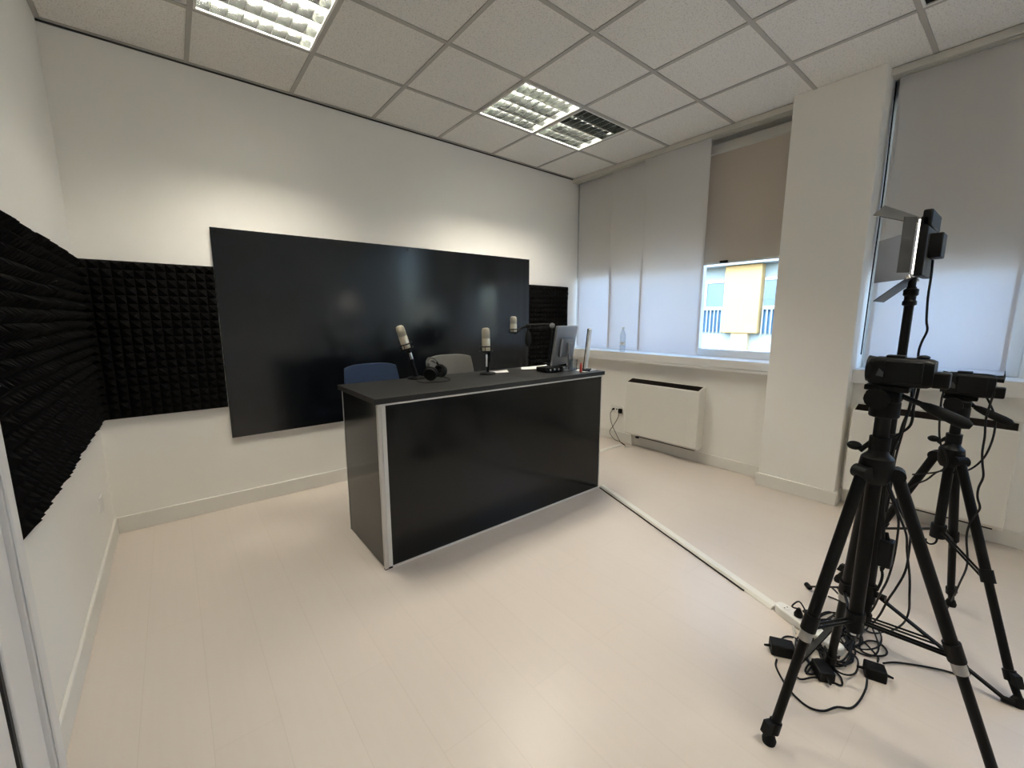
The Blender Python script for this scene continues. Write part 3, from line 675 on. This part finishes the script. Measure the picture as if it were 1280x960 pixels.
# papers
def paper(pts, z, label, curl=.006):
    m = MB(); q = [Vector((x, y, z)) for x, y in pts]; n = 6; vs = []
    for s in (0, 1):
        for i in range(n+1):
            for k in range(n+1):
                u, v = i/n, k/n; p = (q[0]*(1-u)+q[1]*u)*(1-v)+(q[3]*(1-u)+q[2]*u)*v
                vs.append(p+Vector((0, 0, curl*(u*u)*(.4+v)+(.0012 if s else .0004))))
    J = lambda s, i, k: s*(n+1)**2+i*(n+1)+k; fs = []
    for i in range(n):
        for k in range(n): fs += [(J(0,i,k), J(0,i,k+1), J(0,i+1,k+1), J(0,i+1,k)), (J(1,i,k), J(1,i+1,k), J(1,i+1,k+1), J(1,i,k+1))]
        fs += [(J(0,i,0), J(0,i+1,0), J(1,i+1,0), J(1,i,0)), (J(0,i,n), J(1,i,n), J(1,i+1,n), J(0,i+1,n)), (J(0,0,i), J(1,0,i), J(1,0,i+1), J(0,0,i+1)), (J(0,n,i), J(0,n,i+1), J(1,n,i+1), J(1,n,i))]
    c = sum(q, Vector())/4
    solo('paper_sheet', m.add(vs, fs), 'paper', label, 'paper', c, 'loose papers on the desk')
paper([(2.27, -1.02), (2.40, -1.09), (2.45, -1.00), (2.33, -.94)], TZ, 'small white paper lying beside the middle microphone')
paper([(2.60, -1.00), (2.80, -1.12), (2.90, -.98), (2.70, -.88)], TZ, 'white papers lying in front of the boom arm clamp', .012)
paper([(2.88, -1.435), (3.035, -1.435), (3.035, -1.30), (2.88, -1.30)], TZ, 'white sheet at the right end of the desktop beside the monitor', .010)

# monitor seen from behind its edge
def monitor(c, rz, w, h, zc, label):
    t = thing('monitor', label, 'monitor', (c[0], c[1], TZ))
    R = Matrix.Rotation(rz, 3, 'Z') @ Matrix.Rotation(.15, 3, 'X'); O = Vector((c[0], c[1], zc)); f = lambda x, y, z: O+R @ Vector((x, y, z))
    bx = lambda lo, hi: MB().box(lo, hi)
    def tr(m): m.v = [tuple(f(*p)) for p in m.v]; return m
    part('casing', tr(bx((-w/2, -.022, -h/2), (w/2, 0, h/2))), 'silver', t, .005)
    part('screen', tr(bx((-w/2+.012, 0, -h/2+.03), (w/2-.012, .002, h/2-.012))), 'dark_screen', t)
    part('back_bulge', tr(bx((-w*.3, -.045, -h*.28), (w*.3, -.02, h*.2))), 'silver', t, .012)
    R2 = Matrix.Rotation(rz, 3, 'Z'); O2 = Vector((c[0], c[1], TZ)); g = lambda x, y, z: O2+R2 @ Vector((x, y, z))
    m = MB(); m.box((-.035, -.075, .006), (.035, -.058, zc-TZ+.02)); m.v = [tuple(g(*p)) for p in m.v]; part('stand', m, 'silver', t, .004)
    m = MB(); m.box((-.10, -.085, 0), (.10, .06, .009)); m.v = [tuple(g(*p)) for p in m.v]; part('foot', m, 'silver', t, .003)
    return t
monitor((2.862, -1.215), .28, .34, .315, TZ+.20, 'silver computer monitor seen edge-on at the right end of the desk')
# upright white folder with a dark spine
t = thing('document_holder', 'white upright panel with a dark edge standing at the right end of the desk', 'document stand', (2.965, -1.375, TZ))
R = Matrix.Rotation(-.99, 3, 'Z') @ Matrix.Rotation(.09, 3, 'Y'); O = Vector((2.925, -1.385, TZ))
f = lambda p: tuple(O+R @ Vector(p))
m = MB().box((-.006, -.03, .012), (.0, .115, .335)); m.v = [f(p) for p in m.v]; part('back_plate', m, 'black_plastic', t, .002, label='thin black back edge')
m = MB().box((.0005, -.026, .018), (.014, .11, .332)); m.v = [f(p) for p in m.v]; part('white_panel', m, 'white_plastic', t, .002)
m = MB().box((-.03, -.025, 0), (.05, .105, .010)); m.v = [tuple(O+Matrix.Rotation(-.99, 3, 'Z') @ Vector(p)) for p in m.v]; part('foot', m, 'black_plastic', t, .002)
# glass with a red pen holder bits
t = thing('plastic_cup', 'clear crumpled plastic cup on the desk between monitor and white panel', 'cup', (2.855, -1.335, TZ))
part('cup', MB().lathe([(.026, .001), (.028, .0), (.034, .09), (.037, .095), (.0355, .095), (.0325, .088), (.0265, .004), (0, .003)], (2.855, -1.335, TZ)), 'pet', t)
t = thing('lighter', 'small red plastic object standing on the desk by the white panel', 'lighter', (2.845, -1.425, TZ))
part('body', MB().box((2.835, -1.433, TZ), (2.857, -1.419, TZ+.058)), 'red', t, .004)
part('cap', MB().box((2.838, -1.431, TZ+.058), (2.854, -1.421, TZ+.072)), 'red', t, .003)
t = thing('audio_interface', 'small black audio device with leads on the desk in front of the monitor', 'audio device', (2.66, -1.25, TZ))
part('case', MB().box((2.60, -1.30, TZ+.004), (2.78, -1.18, TZ+.040)), 'black_plastic', t, .005)
for k in range(3): part('knob', MB().cyl((2.63+.045*k, -1.30, TZ+.022), (2.63+.045*k, -1.312, TZ+.022), .009), 'chrome', t)
for k, (x, y) in enumerate(((2.62, -1.17), (2.66, -1.0))):
    pass
def deskcable(pts, label): solo('cord', MB().tube([(x, y, TZ+z) for x, y, z in pts], .0038, 8), 'cable', label, 'cable', (pts[0][0], pts[0][1], TZ))
deskcable([(2.68, -1.176, .025), (2.72, -1.12, .006), (2.83, -1.02, .005), (2.93, -.965, .006), (2.985, -.97, .022)], 'black cable on the desk between the audio device and the boom arm')
deskcable([(2.784, -1.24, .02), (2.84, -1.27, .005), (2.905, -1.215, .02), (2.93, -1.235, .06)], 'short black cable looping up behind the monitor')

# water bottle on the sill
bx, by, bz = 4.236, -.783, 1.0205
t = thing('water_bottle', 'clear plastic water bottle standing on the window sill', 'bottle', (bx, by, bz))
part('body', MB().lathe([(.0, .004), (.022, 0), (.029, .004), (.031, .02), (.030, .04), (.031, .06), (.0295, .075), (.031, .09), (.0295, .105), (.031, .12), (.031, .16), (.029, .19), (.017, .225), (.0125, .238), (.0125, .25)], (bx, by, bz)), 'pet', t)
part('cap', MB().lathe([(0, .25), (.0145, .25), (.0145, .266), (.013, .268), (0, .268)], (bx, by, bz)), 'white_plastic', t)
part('label', MB().lathe([(.0312, .075), (.0316, .078), (.0316, .105), (.0312, .108)], (bx, by, bz)), 'paper', t)

# ================================================================== TRIPODS, CAMERAS, LIGHT
def tripod(label, c, zs, zh, feet, rad, spread_z, col_bot, bands, knob, handle, clamps):
    cx, cy = c; t = thing('tripod', label, 'tripod', (cx, cy, 0), 'black camera tripods')
    S = Vector((cx, cy, zs))
    part('centre_column', MB().cyl((cx, cy, col_bot), (cx, cy, zh-.02), rad*.92), 'black_metal', t)
    m = MB().lathe([(0, -.05), (.030, -.05), (.040, -.03), (.044, 0), (.040, .03), (.026, .045), (.022, .065), (0, .065)], S); part('shoulder', m, 'black_plastic', t)
    part('collar_clamp', MB().cyl(S+Vector((0,0,.055)), S+Vector((0,0,.095)), .026), 'black_plastic', t)
    k = part('lock_knob', MB().cyl(S+Vector((0, .02, .075)), S+Vector(knob)*.75+Vector((0,0,.0)), .007), 'black_plastic', t)
    e = S+Vector(knob); part('knob_wing', MB().ell(e, (.012, .020, .014)), 'black_plastic', k)
    for q, fpt in enumerate(feet):
        F = Vector(fpt); out = Vector((F.x-cx, F.y-cy, 0)).normalized()
        A = S+out*.045+Vector((0, 0, -.005)); d = F-A; side = Vector((-out.y, out.x, 0))
        lp = A+d*clamps[0]; lp2 = A+d*clamps[1]
        lg = part('leg', MB().cyl(A+d*.02, lp, .0165), 'black_metal', t)
        part('hinge', MB().cyl(A-side*.022+d*.01, A+side*.022+d*.01, .021), 'black_plastic', lg)
        part('leg_clamp', MB().cyl(lp-d*.035, lp+d*.02, .0215), 'black_plastic', lg)
        if bands: part('grey_collar', MB().cyl(lp+d*.021, lp+d*.055, .0175), 'grey_band', lg)
        part('leg_section', MB().cyl(lp, lp2, .0138), 'black_metal', lg)
        m = MB().cyl(lp2-d*.028, lp2+d*.012, .0185); m.box((-.012, -.012, -.02), (.012, .012, .02)); m.v[-8:] = [tuple(lp2-d*.008+out*.024+side*p[0]+out*p[1]+d.normalized()*p[2]) for p in m.v[-8:]]
        part('leg_clamp', m, 'black_plastic', lg)
        part('leg_tip', MB().cyl(lp2, F+Vector((0, 0, .03)), .0115), 'black_metal', lg)
        part('rubber_foot', MB().lathe([(0, 0), (.019, 0), (.021, .012), (.015, .030), (.010, .036), (0, .036)], (F.x, F.y, 0)), 'rubber', lg)
        # spreader arm from the bottom of the column to the leg
        B = A+d*spread_z[1]; P = Vector((cx, cy, spread_z[0]))+out*.022
        m = MB(); m.tube([P+side*.007, B+side*.007-out*.014], .0045, 6, 1); m.tube([P-side*.007, B-side*.007-out*.014], .0045, 6, 1)
        part('spreader_arm', m, 'black_metal', t)
    part('spreader_hub', MB().cyl((cx, cy, spread_z[0]-.03), (cx, cy, spread_z[0]+.03), .026), 'black_plastic', t)
    # fluid head
    m = MB(); m.cyl((cx, cy, zh-.05), (cx, cy, zh), .036); part('head_base', m, 'black_plastic', t, .004)
    h = part('fluid_head', MB().box((cx-.032, cy-.035, zh-.005), (cx+.032, cy+.045, zh+.030)), 'black_plastic', t, .009)
    part('tilt_drum', MB().cyl((cx-.045, cy+.015, zh+.008), (cx+.045, cy+.015, zh+.008), .030), 'black_plastic', h)
    part('mount_plate', MB().box((cx-.026, cy-.05, zh+.030), (cx+.026, cy+.05, zh+.046)), 'black_plastic', h, .003)
    a, b, g = map(Vector, handle)
    hd = part('pan_handle', MB().cyl(a, b, .0075), 'black_metal', t)
    dd = (g-b); part('grip', MB().lathe([(0, 0), (.008, 0), (.0125, .015), (.015, dd.length*.3), (.0165, dd.length*.75), (.015, dd.length-.012), (.008, dd.length), (0, dd.length)], b, dd), 'rubber', hd)
    return t
tripod('black tripod standing nearest the photographer, carrying the large camcorder', (2.05, -3.338), .935, 1.142,
       [(1.813, -3.204, 0), (2.322, -3.239, 0), (2.118, -3.706, 0)], .021, (.415, .56), .375, True, (-.004, .058, .055),
       ((2.054, -3.37, 1.160), (2.060, -3.415, 1.141), (2.068, -3.516, 1.094)), (.55, .945))
t2 = tripod('black tripod standing behind the nearest one, carrying the smaller camcorder', (2.976, -3.432), .80, 1.015,
       [(3.038, -3.10, 0), (2.657, -3.717, 0), (3.233, -3.498, 0)], .019, (.45, .53), .43, False, (0, .06, .06),
       ((2.976, -3.45, 1.046), (2.978, -3.475, 1.020), (2.981, -3.585, .965)), (.52, .90))
m = MB(); m.tube([(2.976, -3.432, .43), (2.976, -3.432, .40), (2.976, -3.425, .385), (2.976, -3.412, .378), (2.976, -3.400, .385), (2.976, -3.398, .398)], .004, 8)
part('weight_hook', m, 'black_metal', t2)

def camcorder(label, c, zb, L, Hh, Wd, kind):      # lens looks towards +y
    cx, cy = c; t = thing('camcorder', label, 'camcorder', (cx, cy, zb), 'camcorders on tripods')
    y1 = cy+L/2; y0 = cy-L/2
    vs = []; sec = []
    prof = [(0, .74, .80), (.03, .90, .90), (.12, 1., .97), (.30, 1., 1.), (.80, 1., 1.), (.93, .96, .97), (1., .84, .90)]
    m = MB(); n = 20; fs = []
    for u, sh, sw in prof:
        for k in range(n):
            a = 2*PI*k/n; c_, s_ = math.cos(a), math.sin(a); e = .42
            vs.append((cx+Wd/2*sw*math.copysign(abs(c_)**e, c_), y1-L*u, zb+Hh/2+Hh/2*sh*math.copysign(abs(s_)**e, s_)))
    for i in range(len(prof)-1): fs += [(i*n+k, i*n+(k+1) % n, (i+1)*n+(k+1) % n, (i+1)*n+k) for k in range(n)]
    fs += [tuple(range(n)), tuple(reversed(range((len(prof)-1)*n, len(prof)*n)))]
    b = part('body', m.add(vs, fs, True), 'black_plastic', t)
    lz = zb+Hh*.55
    hood = part('lens_hood', MB().lathe([(Hh*.40, 0), (Hh*.43, .004), (Hh*.46, .020), (Hh*.47, .026), (Hh*.43, .026), (Hh*.38, .010), (Hh*.38, .0)], (cx, y1-.022, lz), (0, 1, 0), 24), 'black_plastic', t)
    part('lens', MB().lathe([(0, .012), (Hh*.2, .010), (Hh*.36, .004), (Hh*.37, 0), (0, 0)], (cx, y1-.003, lz), (0, 1, 0), 24), 'lens', hood)
    part('lcd_panel', MB().box((cx-Wd/2-.010, cy-L*.36, zb+Hh*.16), (cx-Wd/2+.002, cy+L*.22, zb+Hh*.90)), 'black_plastic', t, .004)
    m = MB().prism([(0, .004), (.030, 0), (.020, .010), (.006, .022)], lambda u, v, s: (s, y1-.022-u, zb+Hh*.30+v*Hh/.07), cx-Wd/2-.004, cx-Wd/2+.001)
    part('side_trim', m, 'barn', t, label='grey trim by the lens')
    part('shoe_cover', MB().box((cx-.015, cy-L*.05, zb+Hh-.002), (cx+.015, cy+L*.25, zb+Hh+.006)), 'black_plastic', t, .003)
    if kind == 1:
        part('battery', MB().box((cx-.02, y0-.032, zb+.004), (cx+.02, y0+.004, zb+Hh*.58)), 'black_plastic', t, .005)
        part('zoom_lever', MB().ell((cx+.005, cy-L*.30, zb+Hh+.003), (.016, .014, .006)), 'black_plastic', t)
        m = MB().tube([(cx+Wd/2-.004, y1-.03, zb+.02), (cx+Wd/2+.030, y1-.055, zb+.028), (cx+Wd/2+.032, y0+.05, zb+.034), (cx+Wd/2-.004, y0+.02, zb+.04)], .011, 8); part('hand_strap', m, 'rubber', t)
    else:
        part('battery', MB().box((cx-.02, y0-.028, zb+.004), (cx+.02, y0+.004, zb+Hh*.50)), 'black_plastic', t, .005)
        part('viewfinder', MB().cyl((cx, y0+.05, zb+Hh*.86), (cx, y0-.020, zb+Hh*.80), .0125), 'black_plastic', t)
        m = MB().tube([(cx+Wd/2-.004, y1-.03, zb+.02), (cx+Wd/2+.028, y1-.05, zb+.03), (cx+Wd/2+.028, y0+.05, zb+.032), (cx+Wd/2-.004, y0+.02, zb+.035)], .010, 8); part('hand_strap', m, 'rubber', t)
    return t
camcorder('large black camcorder on the nearest tripod', (2.055, -3.362), 1.188, .142, .084, .078, 1)
camcorder('smaller black camcorder on the rear tripod with viewfinder pulled out', (2.977, -3.448), 1.061, .150, .098, .07, 2)

# ------------------------------------------------------------------ light stand and LED panel
lx, ly = 2.58, -3.285
t = thing('light_stand', 'tall black light stand between the two tripods', 'light stand', (lx, ly, 0))
part('lower_tube', MB().cyl((lx, ly, .115), (lx, ly, .92), .021), 'black_metal', t)
part('upper_tube', MB().cyl((lx, ly, .90), (lx, ly, 1.50), .0145), 'black_metal', t)
part('section_lock', MB().cyl((lx, ly, .875), (lx, ly, .935), .026), 'black_plastic', t)
part('tip_lock', MB().lathe([(.015, 0), (.021, .004), (.021, .016), (.017, .022), (.017, .035), (.022, .040), (.022, .06), (.012, .068)], (lx, ly, 1.43)), 'black_plastic', t)
hub = part('leg_hub', MB().cyl((lx, ly, .205), (lx, ly, .285), .028), 'black_plastic', t)
part('hub_knob', MB().cyl((lx, ly-.025, .25), (lx-.006, ly-.058, .25), .013), 'black_plastic', hub)
part('brace_hub', MB().cyl((lx, ly, .112), (lx, ly, .15), .0255), 'black_plastic', t)
for fx, fy in ((2.225, -3.155), (2.640, -3.690), (2.845, -3.02)):
    F = Vector((fx, fy, .012)); out = Vector((fx-lx, fy-ly, 0)); out.normalize(); side = Vector((-out.y, out.x, 0))
    A = Vector((lx, ly, .245))+out*.03
    lg = part('leg', MB().add([A+side*.011+Vector((0,0,.005)), A-side*.011+Vector((0,0,.005)), A-side*.011-Vector((0,0,.005)), A+side*.011-Vector((0,0,.005)),
                          F+side*.011+Vector((0,0,.005)), F-side*.011+Vector((0,0,.005)), F-side*.011-Vector((0,0,.005)), F+side*.011-Vector((0,0,.005))],
              [(0,1,2,3), (7,6,5,4), (0,4,5,1), (1,5,6,2), (2,6,7,3), (3,7,4,0)]), 'black_metal', t, .002)
    part('rubber_foot', MB().cyl(F-out*.012, F+out*.02, .0118), 'rubber', lg)
    mid = A+(F-A)*.48; P = Vector((lx, ly, .13))+out*.022
    m = MB(); m.tube([P+side*.012, mid+side*.012], .0042, 6, 1); m.tube([P-side*.012, mid-side*.012], .0042, 6, 1); part('brace', m, 'black_metal', t)

t = thing('video_light', 'lit video light panel with open barn doors on top of the light stand', 'video light', (lx, ly, 1.5))
part('bracket', MB().cyl((lx, ly, 1.496), (lx, ly, 1.535), .012), 'black_plastic', t)
yf = -3.293; PX = .20        # panel front plane looks to +y, slightly to the desk side
part('lamp_body', MB().box((lx-.10, yf-.028, 1.533), (lx+.10, yf-.004, 1.735)), 'black_plastic', t, .004)
part('led_face', MB().box((lx-.092, yf-.004, 1.541), (lx+.092, yf+.001, 1.727)), 'led', t)
part('top_rail', MB().box((lx-.10, yf-.034, 1.700), (lx+.10, yf-.008, 1.757)), 'black_plastic', t, .005)
part('battery', MB().box((lx-.045, yf-.062, 1.598), (lx+.045, yf-.026, 1.682)), 'black_plastic', t, .004)
def flap(nm, a, b, c, d, m, label=None):
    q = [Vector(p) for p in (a, b, c, d)]; nrm = (q[1]-q[0]).cross(q[3]-q[0]).normalized()*.0012
    part(nm, MB().add([p+nrm for p in q]+[p-nrm for p in q], [(0,1,2,3), (7,6,5,4), (0,4,5,1), (1,5,6,2), (2,6,7,3), (3,7,4,0)]), m, t, label=label)
flap('barn_door', (lx-.10, yf+.004, 1.712), (lx+.10, yf+.004, 1.752), (lx+.088, yf+.135, 1.828), (lx-.115, yf+.125, 1.760), 'barn', 'dark grey top flap')
flap('barn_door', (lx-.09, yf+.004, 1.535), (lx+.09, yf+.004, 1.535), (lx+.09, yf+.098, 1.448), (lx-.09, yf+.098, 1.448), 'barn', 'dark grey lower flap')
flap('barn_door', (lx-.102, yf+.006, 1.545), (lx-.102, yf+.006, 1.735), (lx-.135, yf+.034, 1.735), (lx-.135, yf+.034, 1.545), 'barn', 'dark grey near side flap')
flap('barn_door', (lx+.102, yf+.006, 1.540), (lx+.102, yf+.006, 1.725), (lx+.150, yf+.148, 1.700), (lx+.150, yf+.148, 1.530), 'barn_light', 'pale grey far side flap')
for s in (-1, 1):
    part('hinge_screw', MB().cyl((lx+s*.096, yf+.004, 1.533), (lx+s*.096, yf+.014, 1.529), .007), 'chrome', t)

# ------------------------------------------------------------------ power strip, plugs, adapters, cables
a, b = Vector((2.545, -2.975, 0)), Vector((2.43, -3.255, 0)); d = (b-a).normalized(); s_ = Vector((-d.y, d.x, 0)); L = (b-a).length
t = thing('power_strip', 'white multi-socket power strip on the floor at the end of the long cable channel', 'power strip', (a+b)/2)
m = MB(); out = []
for k in range(24):
    q = 2*PI*k/24; c_, s2 = math.cos(q), math.sin(q); out.append((L/2*math.copysign(abs(c_)**.25, c_), .030*math.copysign(abs(s2)**.6, s2)))
mid = (a+b)/2
m.prism(out, lambda u, v, h: mid+d*u+s_*v+Vector((0, 0, h)), .0, .040); part('case', m, 'white_plastic', t, .006)
for k in range(4):
    p = a+d*(.045+.062*k); o = part('outlet', MB().cyl(p+Vector((0, 0, .039)), p+Vector((0, 0, .0412)), .019, n=18), 'trim', t)
    m = MB()
    for q in (-1, 1): m.cyl(p+s_*q*.008+Vector((0, 0, .0405)), p+s_*q*.008+Vector((0, 0, .042)), .0028, n=8)
    part('pin_hole', m, 'black_plastic', o)
for k, key, lab in ((1, 'plug1', 'black plug in the power strip outlet nearer the cable channel'), (2, 'plug2', 'black plug in the power strip outlet nearer the tripod leg')):
    p = a+d*(.045+.062*k)
    t = thing('power_plug', lab, 'plug', p+Vector((0, 0, .042)), 'black plugs in the power strip')
    part('body', MB().lathe([(0, 0), (.017, 0), (.018, .012), (.012, .026), (.006, .040), (0, .040)], p+Vector((0, 0, .0425))), 'black_plastic', t)
    part('cord', MB().tube([p+Vector((0, 0, .078))]+CABLES[key][1:], .0036, 6), 'cable', t)

def adapter(label, c, rz, sz, tilt=0, group='black power adapters'):
    t = thing('power_adapter', label, 'adapter', (c[0], c[1], c[2]), group)
    R = Matrix.Rotation(rz, 3, 'Z') @ Matrix.Rotation(tilt, 3, 'X'); O = Vector(c)+Vector((0, 0, sz[2]/2))
    m = MB().box((-sz[0]/2, -sz[1]/2, -sz[2]/2), (sz[0]/2, sz[1]/2, sz[2]/2)); m.v = [tuple(O+R @ Vector(p)) for p in m.v]
    part('case', m, 'black_plastic', t, .005)
    m = MB().box((-sz[0]/2-.0006, -sz[1]/2+.006, -.0008), (sz[0]/2+.0006, sz[1]/2-.006, .0008)); m.v = [tuple(O+R @ Vector(p)) for p in m.v]
    part('case_seam', m, 'rubber', t)
    for q in (-1, 1):
        m = MB().cyl((0, q*(sz[1]/2-.002), 0), (0, q*(sz[1]/2+.022), -.004), .0062, .004); m.v = [tuple(O+R @ Vector(p)) for p in m.v]; part('strain_relief', m, 'rubber', t)
    return t
adapter('black power adapter left of the nearest tripod foot leg, below the power strip', (2.262, -3.090, 0), .55, (.056, .085, .050))
adapter('black power adapter lying alone on the floor right of the cable pile', (2.415, -3.362, 0), .35, (.058, .066, .045))
adapter('black power adapter lying under the cable pile at the middle tripod foot', (2.262, -3.233, 0), -.9, (.055, .075, .042))
adapter('black power adapter hanging from a cable beside the nearest tripod column', (2.062, -3.386, .651), .0, (.042, .086, .034), PI/2)

LAB = dict(led='black cable hanging down from the back of the video light', cam1a='black cable hanging straight from the large camcorder', cam1b='black cable looping under the large camcorder towards the column',
  cam2a='grey-black cable hanging along the column of the rear tripod', cam2b='black cable swinging left from the smaller camcorder to the tripod shoulder',
  cam2c='black cable dropping from the smaller camcorder past the right leg to the floor adapter', ad2='black cable looping across the floor between the two loose adapters',
  fl1='black cable loop on the floor in front of the cable pile', white='pale thin cable hanging off the power strip side', loop1='tangled black cable coil directly beside the power strip',
  loop2='tangled black cable in the middle of the pile with a flat loop to the right', loop3='small folded black cable bundle at the front of the pile', loop4='round black cable coil around the middle tripod foot',
  hang='black cable hanging from the light stand down to the pile, innermost', hang2='black cable hanging lowest on the right of the light stand, curving back on the floor', hang3='black cable hanging close to the light stand tube',
  adtop='black cable from which the hanging adapter is suspended', adbot='short black cable below the hanging adapter')
k = 0
for key, pts in CABLES.items():
    if key not in LAB: continue
    dz = .0; k += 1
    if key in ('ad2', 'fl1', 'loop1', 'loop2', 'loop3', 'loop4'): pts = [(x, y, z-.002+.006*(.5+.5*math.sin(i*1.7+k))) for i, (x, y, z) in enumerate(pts)]
    solo('cable', MB().tube(pts, .0037 if key != 'white' else .0032, 6), 'cream_cable' if key == 'white' else 'cable', LAB[key], 'cable', pts[0], 'loose cables around the tripods')

rnd = random.Random(11)
for q, (cx, cy, rx, ry, lab) in enumerate(((2.52, -3.20, .13, .06, 'loose black cable loops spread between the power strip and the light stand'), (2.44, -3.25, .10, .05, 'black cable loops gathered around the middle tripod foot and its adapter'),
                                  (2.66, -3.24, .14, .07, 'black cable loops under the light stand hub'), (2.36, -3.18, .09, .05, 'black cable loops beside the nearest tripod leg in front of the power strip'))):
    pts = []; ph = rnd.uniform(0, 6)
    for i in range(34):
        a_ = ph+i*.62; k1 = 1+.35*math.sin(i*.9+q)
        pts.append((cx+rx*k1*math.cos(a_)+rnd.uniform(-.02, .02), cy+ry*k1*math.sin(a_+.4)+rnd.uniform(-.012, .012), .005+.016*(.5+.5*math.sin(i*1.3+q*2))))
    solo('cable', MB().tube(pts, .0034, 6), 'cable', lab, 'cable', pts[0], 'loose cables around the tripods')

# ================================================================== OUTSIDE
FX = 14.
t = thing('building', 'ochre and pale blue building across the street, seen through the window gap', 'building', (FX+2, 2, -9))
m = MB(); m.box((FX+.25, -14, -9), (FX+5, 18, 3.2)); m.box((FX-.2, -14, 2.98), (FX+.25, 18, 3.22)); part('wall', m, 'fac_white', t)
part('attic', MB().box((FX+.8, -14, 3.2), (FX+5, 18, 3.9)), 'fac_white', t)
for k in range(-4, 5):
    y = 2.12+3.0*k
    part('pilaster', MB().box((FX, y-.53, .93), (FX+.3, y+.53, 2.97)), 'fac_yellow', t, .02)
    part('pilaster_base', MB().box((FX+.08, y-.24, -9), (FX+.3, y+.24, .93)), 'fac_cream', t)
    for s in (-1, 1):
        ya = y+s*.60; yb = y+s*1.32; lo, hi = min(ya, yb), max(ya, yb)
        w = part('window', MB().box((FX+.16, lo, 1.72), (FX+.26, hi, 2.52)), 'fac_glass', t)
        m = MB(); m.box((FX+.12, lo, 2.50), (FX+.27, hi, 2.56)); m.box((FX+.12, lo, 1.68), (FX+.27, hi, 1.74)); m.box((FX+.12, (lo+hi)/2-.02+s*.2, 1.72), (FX+.2, (lo+hi)/2+.02+s*.2, 2.52))
        part('window_frame', m, 'frame', w)
        m = MB(); m.box((FX+.2, lo, .95), (FX+.26, hi, 1.66)); part('lower_pane', m, 'fac_glass', t)
        m = MB()
        for q in range(7): m.box((FX+.12, lo+(hi-lo)*q/6-.018, .92), (FX+.16, lo+(hi-lo)*q/6+.018, 1.70))
        m.box((FX+.11, lo, 1.64), (FX+.17, hi, 1.70)); part('railing', m, 'fac_rail', t)
        for zz in (-2.3, -5.5):
            part('lower_window', MB().box((FX+.2, lo, zz), (FX+.26, hi, zz+1.6)), 'fac_glass', t)
g = MB().box((4.9, -40, -9.2), (60, 40, -9)); tag(part('street', g, 'ground'), 'grey street far below between the two buildings', 'street')['kind'] = 'structure'

# ================================================================== LIGHT AND CAMERA
sc = bpy.context.scene
w = bpy.data.worlds.new('sky'); sc.world = w; w.use_nodes = True
nt = w.node_tree; bg = nt.nodes['Background']
sk = nt.nodes.new('ShaderNodeTexSky'); sk.sky_type = 'NISHITA'; sk.sun_disc = False
sk.sun_elevation = math.radians(48); sk.sun_rotation = math.radians(-90); sk.air_density = 1.0; sk.dust_density = 2.0
nt.links.new(sk.outputs[0], bg.inputs[0]); bg.inputs[1].default_value = SKY
sun = bpy.data.lights.new('sun', 'SUN'); sun.energy = SUN; sun.angle = math.radians(.6); sun.color = (1, .95, .86)
so = bpy.data.objects.new('sun', sun); C.objects.link(so); so.rotation_euler = Vector((.70, .10, -.70)).to_track_quat('-Z', 'Y').to_euler()

cam = bpy.data.cameras.new('camera'); co = bpy.data.objects.new('camera', cam); C.objects.link(co)
co.location = (.4119, -3.5887, 1.3855); co.rotation_euler = (math.radians(81.054), math.radians(.056), math.radians(-38.938))
cam.sensor_width = 36; cam.lens = 521.64/1280*36; cam.clip_start = .02; cam.clip_end = 300
sc.camera = co
sc.view_settings.view_transform = 'Standard'; sc.view_settings.look = 'None'; sc.view_settings.gamma = 1; sc.view_settings.use_curve_mapping = False
sc.view_settings.exposure = EXPO
sc.cycles.max_bounces = 10; sc.cycles.diffuse_bounces = 8; sc.cycles.glossy_bounces = 5; sc.cycles.transparent_max_bounces = 12
sc.cycles.use_denoising = True; sc.cycles.sample_clamp_indirect = 6.0; sc.cycles.caustics_reflective = True
